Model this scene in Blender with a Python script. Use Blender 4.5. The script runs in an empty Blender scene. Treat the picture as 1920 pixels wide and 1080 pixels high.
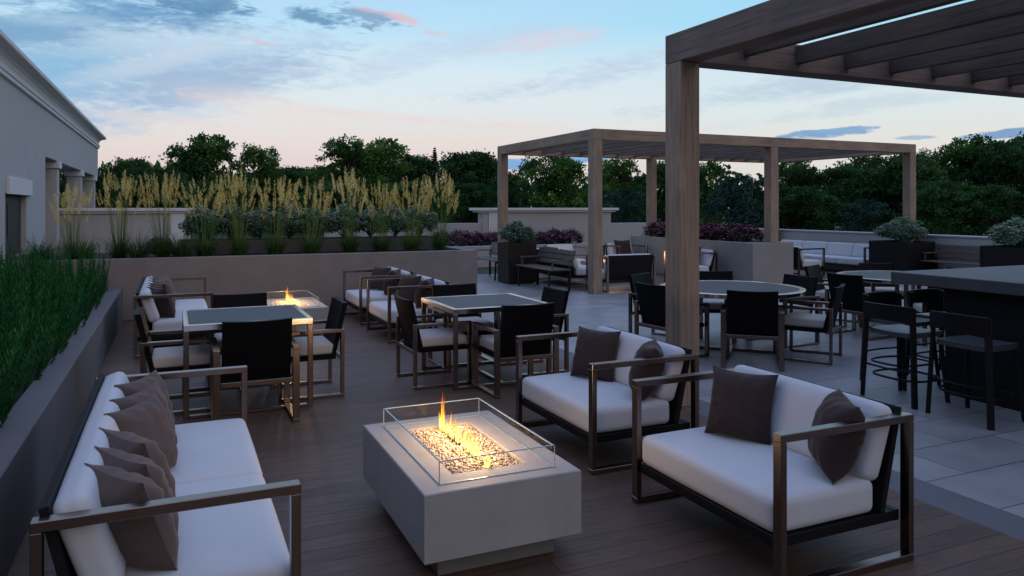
import bpy, bmesh, math, random
from math import sin, cos, pi, radians, sqrt, atan2
from mathutils import Vector, Matrix
R = radians
rnd = random.Random(11)
scene = bpy.context.scene
COL = scene.collection

# ------------------------------------------------------------------ camera
CAM_H, FPX, HOR, YAW = 1.69, 1412.0, 388.6, R(24.15)
cd = bpy.data.cameras.new('camera')
cam = bpy.data.objects.new('camera', cd)
COL.objects.link(cam)
cam.location = (0, 0, CAM_H)
cam.rotation_euler = (R(90), 0, -YAW)
cd.sensor_width = 36
cd.lens = FPX / 1920 * 36
cd.shift_y = -(540 - HOR) / 1920
cd.clip_start, cd.clip_end = 0.05, 6000
scene.camera = cam
scene.view_settings.view_transform = 'Standard'
scene.view_settings.look = 'None'
scene.view_settings.gamma = 1
scene.view_settings.exposure = 0.0


def srgb(r, g, b):
    f = lambda c: (c / 255 / 12.92) if c / 255 <= .04045 else ((c / 255 + .055) / 1.055) ** 2.4
    return (f(r), f(g), f(b), 1)


# ------------------------------------------------------------------ world: dusk sky
SUN_EL, SUN_AZ = R(26), R(163)          # a last soft glow from behind the camera
world = bpy.data.worlds.new('World')
scene.world = world
world.use_nodes = True
nt = world.node_tree
nt.nodes.clear()


class NG:
    """tiny node-graph helper"""
    def __init__(s, nt): s.nt = nt
    def n(s, t, **k):
        o = s.nt.nodes.new(t)
        for a, b in k.items(): setattr(o, a, b)
        return o
    def val(s, sock, v):
        if isinstance(v, bpy.types.NodeSocket): s.nt.links.new(v, sock)
        else: sock.default_value = v
    def math(s, op, a, b=0.0, c=None, clamp=False):
        o = s.n('ShaderNodeMath', operation=op, use_clamp=clamp)
        s.val(o.inputs[0], a); s.val(o.inputs[1], b)
        if c is not None: s.val(o.inputs[2], c)
        return o.outputs[0]
    def mix(s, fac, a, b, blend='MIX'):
        o = s.n('ShaderNodeMix', data_type='RGBA', blend_type=blend)
        s.val(o.inputs[0], fac); s.val(o.inputs[6], a); s.val(o.inputs[7], b)
        return o.outputs[2]
    def ramp(s, fac, stops, interp='LINEAR'):
        o = s.n('ShaderNodeValToRGB')
        cr = o.color_ramp; cr.interpolation = interp
        while len(cr.elements) < len(stops): cr.elements.new(.5)
        for e, (p, c) in zip(cr.elements, stops):
            e.position = p; e.color = c if len(c) == 4 else (*c, 1)
        s.val(o.inputs[0], fac)
        return o.outputs[0]
    def noise(s, vec, scale, detail=4, rough=.55, dist=0.0):
        o = s.n('ShaderNodeTexNoise')
        if vec is not None: s.val(o.inputs['Vector'], vec)
        o.inputs['Scale'].default_value = scale; o.inputs['Detail'].default_value = detail
        o.inputs['Roughness'].default_value = rough; o.inputs['Distortion'].default_value = dist
        return o.outputs[0]
    def smooth(s, v, a, b):
        o = s.n('ShaderNodeMapRange', interpolation_type='SMOOTHSTEP')
        s.val(o.inputs[0], v); o.inputs[1].default_value = a; o.inputs[2].default_value = b
        return o.outputs[0]


g = NG(nt)
tc = g.n('ShaderNodeTexCoord')
sep = g.n('ShaderNodeSeparateXYZ'); nt.links.new(tc.outputs['Generated'], sep.inputs[0])
DEG = 180 / pi
az = g.math('MULTIPLY', g.math('ARCTAN2', sep.outputs[0], sep.outputs[1]), DEG)   # compass bearing, degrees from +Y
el = g.math('MULTIPLY', g.math('ARCSINE', sep.outputs[2]), DEG)
cmb = g.n('ShaderNodeCombineXYZ')
g.val(cmb.inputs[0], g.math('MULTIPLY', az, .045)); g.val(cmb.inputs[1], g.math('MULTIPLY', el, .16))
skyvec = cmb.outputs[0]
n1 = g.noise(skyvec, 2.2, 6, .6, .6)
n2 = g.noise(skyvec, 6.5, 5, .62, .8)
n3 = g.noise(skyvec, 19, 4, .6, .6)
nz = g.math('ADD', g.math('ADD', g.math('MULTIPLY', g.math('SUBTRACT', n1, .5), 1.5), g.math('MULTIPLY', g.math('SUBTRACT', n2, .5), 1.2)),
            g.math('MULTIPLY', g.math('SUBTRACT', n3, .5), .9))
ef = g.math('DIVIDE', el, 60.0, clamp=True)
HIGH = [(17, (178, 220, 252)), (24, (178, 206, 250)), (38, (180, 202, 252)), (60, (176, 197, 250))]
GRAD = [(0.0, (222, 200, 206)), (2.6, (232, 214, 212)), (5.0, (236, 226, 222)), (7.5, (230, 238, 242)), (10.0, (222, 240, 250)),
        (13.5, (190, 230, 254))] + HIGH
base = g.ramp(ef, [(e / 60, srgb(*c)) for e, c in GRAD])
# right-hand side of the view: less pink, creamier
rightw = g.smooth(az, 18, 46)
GR2 = [(0.0, (228, 218, 212)), (4.5, (234, 232, 226)), (7, (226, 238, 240)), (10, (214, 236, 246)), (13.5, (166, 226, 252))] + HIGH
base = g.mix(rightw, base, g.ramp(ef, [(e / 60, srgb(*c)) for e, c in GR2]))


def cloud(basecol, u, v, lu, lv, tilt, col, amount, soft=.9, wob=1.0):
    """a cloud bank round a bearing/height (sizes in degrees); tilt = its slope"""
    a0 = math.degrees(YAW + math.atan((u - 960) / FPX))
    e0 = math.degrees(math.atan((HOR - v) / sqrt(FPX ** 2 + (u - 960) ** 2)))
    k = DEG / FPX
    da = g.math('SUBTRACT', az, a0); de = g.math('SUBTRACT', el, e0)
    c_, s_ = cos(R(tilt)), sin(R(tilt))
    x = g.math('ADD', g.math('MULTIPLY', da, c_), g.math('MULTIPLY', de, s_))
    y = g.math('SUBTRACT', g.math('MULTIPLY', de, c_), g.math('MULTIPLY', da, s_))
    x = g.math('DIVIDE', x, lu * k); y = g.math('DIVIDE', y, lv * k)
    r2 = g.math('ADD', g.math('MULTIPLY', x, x), g.math('MULTIPLY', y, y))
    m = g.math('ADD', g.math('SUBTRACT', 1.0, r2), g.math('MULTIPLY', nz, wob))
    m = g.math('MULTIPLY', g.smooth(m, 0.0, soft), amount)
    return g.mix(m, basecol, srgb(*col))


# broad soft banks first, small crisp ones last
CL = [(250, 140, 400, 110, 10, (156, 194, 228), .9, 1.3, 1.0),
      (60, 110, 240, 110, 8, (138, 188, 224), .8, 1.2, 1.0),
      (400, 150, 280, 44, 14, (168, 190, 220), .85, 1.1, 1.0),
      (330, 75, 260, 40, 6, (204, 222, 238), .75, 1.4, 1.6),
      (270, 122, 150, 22, 18, (214, 224, 236), .6, 1.3, 1.6),
      (510, 205, 190, 40, -9, (240, 224, 220), .7, 1.5, 1.2),
      (330, 228, 180, 16, -4, (236, 224, 222), .6, 1.2, 1.0),
      (820, 100, 300, 34, 13, (196, 214, 236), .55, 1.3, 1.6),
      (1010, 82, 140, 26, 10, (224, 216, 228), .7, 1.3, 1.6),
      (1100, 140, 270, 30, 10, (194, 210, 232), .75, 1.3, 1.6),
      (760, 222, 420, 10, -4, (240, 222, 218), .55, 1.2, 1.0),
      (1500, 160, 330, 30, 7, (188, 208, 228), .75, 1.2, 1.6),
      (1640, 195, 280, 18, 6, (200, 216, 230), .6, 1.2, 1.6),
      (150, 2, 340, 44, -2, (92, 146, 194), .78, 1.3, 1.7),
      (40, 56, 130, 30, -6, (102, 154, 198), .65, 1.3, 1.7),
      (380, 6, 130, 18, 3, (96, 144, 186), .85, .8, 2.2),
      (110, 36, 90, 12, 6, (186, 214, 234), .5, 1.3, 1.7),
      (610, 34, 90, 20, -8, (104, 152, 192), .9, .8, 2.2),
      (690, 34, 90, 20, -12, (132, 166, 202), .85, .8, 2.2),
      (752, 36, 42, 11, -18, (236, 196, 204), .75, 1.1, 1.8),
      (690, 18, 44, 6, -8, (220, 192, 208), .65, 1.0, 2.0),
      (480, 78, 44, 7, -8, (226, 196, 206), .6, 1.0, 2.2),
      (810, 62, 30, 6, -6, (230, 200, 208), .5, 1.0, 2.0),
      (1550, 250, 85, 9, 2, (124, 166, 208), .95, .7, 1.8),
      (1600, 243, 70, 6, 2, (140, 178, 214), .9, .7, 2.0),
      (1900, 249, 80, 7, 3, (124, 162, 204), .95, .7, 1.8),
      (1710, 258, 36, 4, 0, (156, 186, 214), .8, .7, 1.8),
      (965, 308, 65, 12, 0, (120, 172, 226), .95, .7, 1.6),
      (1095, 298, 60, 10, 0, (118, 174, 228), .95, .7, 1.6)]
skycol = base
for c in CL: skycol = cloud(skycol, *c)
backw = g.math('MULTIPLY', g.smooth(g.math('ABSOLUTE', az), 80, 135), g.math('SUBTRACT', 1.0, g.smooth(el, 30, 62)))
skycol = g.mix(g.math('MULTIPLY', backw, .72), skycol, srgb(52, 62, 96))       # the dusk-dark side of the sky, away from the afterglow
zen = g.smooth(el, 34, 70)
skycol = g.mix(zen, skycol, (.56, .72, 1.14, 1))
skt = g.n('ShaderNodeTexSky', sky_type='NISHITA', sun_disc=False)
skt.sun_elevation = SUN_EL; skt.sun_rotation = SUN_AZ
skt.air_density = 1.2; skt.dust_density = 1.5
bg1 = g.n('ShaderNodeBackground'); nt.links.new(skt.outputs[0], bg1.inputs[0]); bg1.inputs[1].default_value = .05
bg2 = g.n('ShaderNodeBackground'); g.val(bg2.inputs[0], skycol); bg2.inputs[1].default_value = 1.0
mx = g.n('ShaderNodeMixShader'); mx.inputs[0].default_value = .93
nt.links.new(bg1.outputs[0], mx.inputs[1]); nt.links.new(bg2.outputs[0], mx.inputs[2])
wo = g.n('ShaderNodeOutputWorld'); nt.links.new(mx.outputs[0], wo.inputs[0])

sl = bpy.data.lights.new('sun', 'SUN')
sl.energy = .50; sl.angle = R(45); sl.color = (1, .80, .66)
so = bpy.data.objects.new('sun', sl); COL.objects.link(so)
_d = Vector((sin(SUN_AZ) * cos(SUN_EL), cos(SUN_AZ) * cos(SUN_EL), sin(SUN_EL)))
so.rotation_euler = _d.to_track_quat('Z', 'Y').to_euler()
so.location = (0, -5, 8)


# ------------------------------------------------------------------ materials
def newmat(name):
    m = bpy.data.materials.new(name); m.use_nodes = True
    b = m.node_tree.nodes['Principled BSDF']
    return m, NG(m.node_tree), b


def objvec(g, scale=(1, 1, 1), rot=(0, 0, 0)):
    t = g.n('ShaderNodeTexCoord'); mp = g.n('ShaderNodeMapping')
    mp.inputs['Scale'].default_value = scale; mp.inputs['Rotation'].default_value = rot
    g.nt.links.new(t.outputs['Object'], mp.inputs[0])
    return mp.outputs[0]


def bump(g, b, h, strength=.3, dist=.01):
    o = g.n('ShaderNodeBump'); o.inputs['Strength'].default_value = strength; o.inputs['Distance'].default_value = dist
    g.val(o.inputs['Height'], h); g.nt.links.new(o.outputs[0], b.inputs['Normal'])


def mottled(name, c, rough=.6, var=.25, scale=6, fine=90, metallic=0, bs=.2, bd=.004, spec=.5, stretch=(1, 1, 1), coat=0.0):
    """a surface with broad and fine unevenness of its own colour"""
    m, g, b = newmat(name)
    v = objvec(g, stretch)
    n = g.math('ADD', g.math('MULTIPLY', g.noise(v, scale, 5, .6), .6), g.math('MULTIPLY', g.noise(v, fine, 3, .6), .4))
    lo = [x * (1 - var) for x in c]; hi = [x * (1 + var) for x in c]
    g.val(b.inputs['Base Color'], g.ramp(n, [(.3, lo), (.7, hi)]))
    b.inputs['Roughness'].default_value = rough; b.inputs['Metallic'].default_value = metallic
    b.inputs['Specular IOR Level'].default_value = spec
    b.inputs['Coat Weight'].default_value = coat; b.inputs['Coat Roughness'].default_value = .16
    if bs: bump(g, b, g.noise(v, fine, 4, .65), bs, bd)
    return m


def boards(name, c, along='X', width=.14, rough=.55, length=2.6, groove=.003):
    m, g, b = newmat(name)
    v = objvec(g, rot=(0, 0, 0 if along == 'X' else R(90)))
    bt = g.n('ShaderNodeTexBrick'); g.val(bt.inputs['Vector'], v)
    bt.offset = .37; bt.inputs['Scale'].default_value = 1
    bt.inputs['Brick Width'].default_value = length; bt.inputs['Row Height'].default_value = width
    bt.inputs['Mortar Size'].default_value = groove; bt.inputs['Mortar Smooth'].default_value = .3
    bt.inputs['Bias'].default_value = 0
    bt.inputs['Color1'].default_value = (*[x * .74 for x in c], 1); bt.inputs['Color2'].default_value = (*[x * 1.22 for x in c], 1)
    bt.inputs['Mortar'].default_value = (.018, .013, .011, 1)
    st = g.n('ShaderNodeMapping'); st.inputs['Scale'].default_value = (1.6, 26, 26); g.val(st.inputs[0], v)
    grain = g.noise(st.outputs[0], 2.2, 6, .65, .6)
    blot = g.noise(v, 1.1, 4, .6)
    col = g.mix(1.0, bt.outputs[0], g.ramp(grain, [(.25, (.66, .66, .66)), (.75, (1.28, 1.26, 1.24))]), 'MULTIPLY')
    col = g.mix(1.0, col, g.ramp(blot, [(.3, (.8, .8, .82)), (.7, (1.15, 1.13, 1.1))]), 'MULTIPLY')
    g.val(b.inputs['Base Color'], col)
    g.val(b.inputs['Roughness'], g.ramp(grain, [(.2, (rough + .12,) * 3), (.8, (rough - .08,) * 3)]))
    h = g.math('SUBTRACT', g.math('MULTIPLY', grain, .25), bt.outputs[1])
    bump(g, b, h, .5, .004)
    return m


def pavers(name, c):
    m, g, b = newmat(name)
    v = objvec(g)
    bt = g.n('ShaderNodeTexBrick'); g.val(bt.inputs['Vector'], v)
    bt.offset = .42; bt.offset_frequency = 2; bt.inputs['Scale'].default_value = 1
    bt.inputs['Brick Width'].default_value = .92; bt.inputs['Row Height'].default_value = .455
    bt.inputs['Mortar Size'].default_value = .005; bt.inputs['Mortar Smooth'].default_value = .2; bt.inputs['Bias'].default_value = 0
    bt.inputs['Color1'].default_value = (*[x * .86 for x in c], 1); bt.inputs['Color2'].default_value = (*[x * 1.1 for x in c], 1)
    bt.inputs['Mortar'].default_value = (*[x * .22 for x in c], 1)
    n = g.noise(v, 2.4, 5, .6); f = g.noise(v, 130, 3, .7)
    col = g.mix(1.0, bt.outputs[0], g.ramp(n, [(.3, (.84, .84, .85)), (.7, (1.1, 1.1, 1.09))]), 'MULTIPLY')
    col = g.mix(1.0, col, g.ramp(f, [(.3, (.86, .86, .86)), (.7, (1.1, 1.1, 1.1))]), 'MULTIPLY')
    g.val(b.inputs['Base Color'], col)
    g.val(b.inputs['Roughness'], g.ramp(n, [(.3, (.34,) * 3), (.7, (.52,) * 3)]))
    bump(g, b, g.math('SUBTRACT', g.math('MULTIPLY', f, .12), bt.outputs[1]), .4, .004)
    return m


def timber(name, c):
    m, g, b = newmat(name)
    v = objvec(g)
    tcn = g.n('ShaderNodeAttribute', attribute_name='along')      # coordinate along the grain, from the builder
    s2 = g.n('ShaderNodeMapping'); s2.inputs['Scale'].default_value = (34, 34, 1.3)
    g.val(s2.inputs[0], tcn.outputs['Vector'])
    grain = g.noise(s2.outputs[0], 1.3, 6, .65, .8)
    blot = g.noise(v, 1.7, 4, .6)
    col = g.ramp(grain, [(.22, [x * .42 for x in c]), (.5, c), (.78, [x * 1.38 for x in c])])
    col = g.mix(1.0, col, g.ramp(blot, [(.3, (.78, .8, .82)), (.7, (1.18, 1.15, 1.1))]), 'MULTIPLY')
    g.val(b.inputs['Base Color'], col); b.inputs['Roughness'].default_value = .72
    b.inputs['Specular IOR Level'].default_value = .3
    bump(g, b, grain, .5, .004)
    return m


def woven(name, c):
    m, g, b = newmat(name)
    v = objvec(g, rot=(0, R(42), 0))
    w = g.n('ShaderNodeTexWave', wave_type='BANDS', bands_direction='X'); g.val(w.inputs['Vector'], v)
    w.inputs['Scale'].default_value = 14; w.inputs['Distortion'].default_value = .5
    w2 = g.n('ShaderNodeTexWave', wave_type='BANDS', bands_direction='Z'); g.val(w2.inputs['Vector'], v)
    w2.inputs['Scale'].default_value = 46
    f = g.math('ADD', g.math('MULTIPLY', w.outputs[1], .6), g.math('MULTIPLY', w2.outputs[1], .4))
    g.val(b.inputs['Base Color'], g.ramp(f, [(.2, [x * .5 for x in c]), (.8, [x * 1.5 for x in c])]))
    b.inputs['Roughness'].default_value = .55
    b.inputs['Specular IOR Level'].default_value = .08
    bump(g, b, f, .3, .003)
    return m


def foliage(name, stops, rough=.6, spec=.07, trans=.0):
    """leaf colour from each leaf's own random tint"""
    m, g, b = newmat(name)
    a = g.n('ShaderNodeAttribute', attribute_name='tint')
    sp = g.n('ShaderNodeSeparateColor'); g.nt.links.new(a.outputs['Color'], sp.inputs[0])
    oi = g.n('ShaderNodeObjectInfo')
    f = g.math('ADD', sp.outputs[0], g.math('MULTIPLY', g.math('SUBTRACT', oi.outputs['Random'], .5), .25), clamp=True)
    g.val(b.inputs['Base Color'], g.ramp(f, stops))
    b.inputs['Roughness'].default_value = rough; b.inputs['Specular IOR Level'].default_value = spec
    if trans:
        tr = g.n('ShaderNodeBsdfTranslucent'); g.val(tr.inputs[0], g.ramp(f, stops))
        ms = g.n('ShaderNodeMixShader'); ms.inputs[0].default_value = trans
        out = g.nt.nodes['Material Output']
        g.nt.links.new(b.outputs[0], ms.inputs[1]); g.nt.links.new(tr.outputs[0], ms.inputs[2])
        g.nt.links.new(ms.outputs[0], out.inputs[0])
    return m


def fabric(name, c, var=.1, sheen=0.0, rough=.9):
    m, g, b = newmat(name)
    v = objvec(g)
    n = g.math('ADD', g.math('MULTIPLY', g.noise(v, 3.5, 4, .6), .5), g.math('MULTIPLY', g.noise(v, 260, 2, .6), .5))
    g.val(b.inputs['Base Color'], g.ramp(n, [(.3, [x * (1 - var) for x in c]), (.7, [x * (1 + var) for x in c])]))
    b.inputs['Roughness'].default_value = rough; b.inputs['Specular IOR Level'].default_value = .15
    b.inputs['Sheen Weight'].default_value = sheen; b.inputs['Sheen Roughness'].default_value = .35
    if sheen: b.inputs['Sheen Tint'].default_value = (.75, .65, .65, 1)
    hh = g.math('ADD', g.math('MULTIPLY', g.noise(v, 420, 2, .5), .25), g.math('MULTIPLY', g.noise(v, 9, 3, .5), .75))
    bump(g, b, hh, .3, .008)
    return m


M = {}
M['deck'] = boards('deck_boards', (.094, .053, .036))
M['paver'] = pavers('grey_pavers', (.245, .25, .265))
M['border'] = mottled('border_stone', (.10, .105, .12), .6, .16, 3, 120)
M['concrete'] = mottled('planter_concrete', (.20, .18, .172), .8, .2, 2.6, 70, bs=.35, bd=.006)
M['stone_block'] = mottled('block_concrete', (.235, .22, .21), .8, .16, 2.2, 90, bs=.3, bd=.004)
M['cast'] = mottled('cast_stone', (.31, .30, .30), .75, .13, 5, 110, bs=.35, bd=.003)
M['plinth'] = mottled('plinth_stone', (.15, .145, .15), .8, .12, 5, 110, bs=.3, bd=.003)
M['bar_stone'] = mottled('bar_stone', (.062, .064, .07), .55, .25, 5, 60, bs=.15, bd=.003, spec=.3)
M['bar_base'] = mottled('bar_base', (.007, .0075, .010), .7, .2, 4, 60, spec=.2)
M['stucco'] = mottled('stucco', (.42, .41, .415), .9, .05, 2, 220, bs=.4, bd=.003)
M['trim'] = mottled('white_trim', (.62, .62, .64), .8, .04, 2, 160, bs=.2, bd=.002)
M['parapet'] = mottled('parapet_render', (.40, .385, .39), .9, .06, 1.2, 120, bs=.3, bd=.004)
M['void'] = mottled('dark_void', (.008, .008, .009), .6, .2, 4, 40)
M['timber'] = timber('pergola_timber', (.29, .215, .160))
M['rafter'] = timber('shaded_rafter_timber', (.078, .059, .050))  # pergola timber darkened: the shade between rafters is put into the colour
M['beam'] = timber('shaded_timber', (.165, .125, .112))  # same timber with the shade of front beams and far rafters painted in
M['bronze'] = mottled('bronze_metal', (.225, .172, .148), .27, .1, 9, 160, metallic=1, bs=.03, bd=.001)
M['rim_metal'] = mottled('table_rim_metal', (.74, .66, .62), .16, .06, 9, 160, metallic=1, bs=.02, bd=.001)
M['black_metal'] = mottled('black_metal', (.006, .006, .007), .5, .2, 8, 160, bs=.05, bd=.001, spec=.2)
M['stool_black'] = mottled('stool_black', (.005, .005, .006), .5, .2, 8, 160, bs=.05, bd=.001, spec=.2)
M['stool_seat'] = mottled('stool_seat', (.05, .055, .065), .35, .2, 8, 160, bs=.05, bd=.001)
M['steel'] = mottled('satin_steel', (.62, .60, .58), .22, .06, 9, 120, metallic=1, bs=.03, bd=.001)
M['woven'] = woven('woven_black', (.0045, .0045, .006))
M['panel'] = mottled('sofa_back_panel', (.008, .008, .011), .65, .25, 8, 160, bs=.2, bd=.002, spec=.2)
M['cushion'] = fabric('white_cushion', (.525, .545, .585), .05)
M['grey_cushion'] = fabric('pale_grey_cushion', (.50, .47, .445), .06)
M['velvet'] = fabric('brown_velvet', (.042, .030, .030), .2, .3, .85)
M['taupe'] = fabric('taupe_velvet', (.100, .076, .072), .12, .3, .85)
M['tabletop'] = mottled('grey_glass_top', (.030, .037, .045), .45, .12, 4, 60, bs=0, spec=.18)
M['dark_planter'] = mottled('dark_metal_planter', (.007, .006, .007), .6, .25, 3, 60, bs=.1, bd=.002, spec=.2)
M['rust_planter'] = mottled('brown_metal_planter', (.022, .014, .013), .6, .3, 3, 60, bs=.1, bd=.002, spec=.2)
M['benchwood'] = mottled('bench_slats', (.085, .062, .052), .6, .25, 3, 30, stretch=(1, 14, 14))
M['soil'] = mottled('dark_soil', (.018, .014, .011), .95, .4, 9, 60, bs=.8, bd=.03)
M['lawn'] = mottled('lawn', (.030, .062, .020), .85, .35, 1.3, 60, bs=.9, bd=.05)
M['bark'] = mottled('bark', (.045, .036, .030), .9, .3, 5, 40, bs=.6, bd=.03)
M['leaf'] = foliage('tree_leaf', [(0, (.012, .038, .010)), (.5, (.050, .130, .030)), (1, (.135, .250, .048))], trans=.35)
M['leaf_dark'] = foliage('dark_leaf', [(0, (.009, .030, .011)), (.5, (.028, .082, .026)), (1, (.072, .165, .045))], trans=.3)
M['leaf_blue'] = foliage('blue_leaf', [(0, (.008, .028, .022)), (.5, (.022, .060, .046)), (1, (.055, .115, .085))], trans=.15)
M['hedge'] = foliage('rosemary_leaf', [(0, (.010, .046, .014)), (.5, (.030, .135, .034)), (1, (.080, .28, .066))], trans=.35)
M['grassblade'] = foliage('grass_blade', [(0, (.016, .046, .012)), (.5, (.045, .105, .024)), (1, (.150, .215, .050))], trans=.25)
M['plume'] = foliage('grass_plume', [(0, (.42, .33, .09)), (.5, (.78, .63, .22)), (1, (.95, .82, .40))], trans=.4, rough=.8)
M['shrubleaf'] = foliage('shrub_leaf', [(0, (.036, .090, .050)), (.5, (.090, .190, .11)), (1, (.19, .31, .19))], trans=.15)
M['whiteflower'] = foliage('white_flower', [(0, (.36, .43, .36)), (1, (.66, .72, .62))], rough=.8)
M['pinkflower'] = foliage('pink_flower', [(0, (.30, .06, .18)), (.6, (.55, .17, .36)), (1, (.72, .38, .54))], rough=.8)
M['plumleaf'] = foliage('plum_leaf', [(0, (.012, .016, .012)), (.5, (.026, .030, .022)), (1, (.046, .060, .036))])
M['pebble'] = foliage('pebble', [(0, (.26, .20, .16)), (.45, (.47, .38, .30)), (1, (.66, .56, .45))], rough=.6, spec=.4)


def glassmat():
    m, g, b = newmat('clear_glass'); nt = m.node_tree
    tr = g.n('ShaderNodeBsdfTransparent'); tr.inputs[0].default_value = (.985, .995, .995, 1)
    gl = g.n('ShaderNodeBsdfGlossy'); gl.inputs['Roughness'].default_value = .02
    fr = g.n('ShaderNodeFresnel'); fr.inputs[0].default_value = 1.45
    ge = g.n('ShaderNodeNewGeometry'); front = g.math('SUBTRACT', 1.0, ge.outputs['Backfacing'])   # inner faces would mirror totally
    ms = g.n('ShaderNodeMixShader'); g.val(ms.inputs[0], g.math('MULTIPLY', g.math('MULTIPLY', fr.outputs[0], front), .7))
    nt.links.new(tr.outputs[0], ms.inputs[1]); nt.links.new(gl.outputs[0], ms.inputs[2])
    nt.links.new(ms.outputs[0], nt.nodes['Material Output'].inputs[0])
    return m


def edgemat():
    m, g, b = newmat('polished_glass_edge')
    b.inputs['Base Color'].default_value = (.26, .36, .40, 1); b.inputs['Roughness'].default_value = .15
    b.inputs['Specular IOR Level'].default_value = .9
    n = g.noise(objvec(g), 14, 2); g.val(b.inputs['Roughness'], g.ramp(n, [(.3, (.1,) * 3), (.7, (.25,) * 3)]))
    return m


def flamemat():
    m, g, b = newmat('flame'); nt = m.node_tree
    a = g.n('ShaderNodeAttribute', attribute_name='tint'); sp = g.n('ShaderNodeSeparateColor')
    nt.links.new(a.outputs['Color'], sp.inputs[0]); h = sp.outputs[0]
    em = g.n('ShaderNodeEmission')
    g.val(em.inputs[0], g.ramp(h, [(0, (1, .62, .10)), (.3, (1, .66, .14)), (.6, (1, .36, .03)), (1, (.8, .06, .01))]))
    g.val(em.inputs[1], g.ramp(h, [(0, (1.5,) * 3), (.2, (3.4,) * 3), (.6, (2.2,) * 3), (1, (.9,) * 3)]))
    tr = g.n('ShaderNodeBsdfTransparent'); ms = g.n('ShaderNodeMixShader')
    g.val(ms.inputs[0], g.ramp(h, [(0, (.65,) * 3), (.25, (.9,) * 3), (.6, (.75,) * 3), (1, (.35,) * 3)]))
    nt.links.new(tr.outputs[0], ms.inputs[1]); nt.links.new(em.outputs[0], ms.inputs[2])
    nt.links.new(ms.outputs[0], nt.nodes['Material Output'].inputs[0])
    return m


M['glass'], M['edge'], M['flame'] = glassmat(), edgemat(), flamemat()


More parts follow.
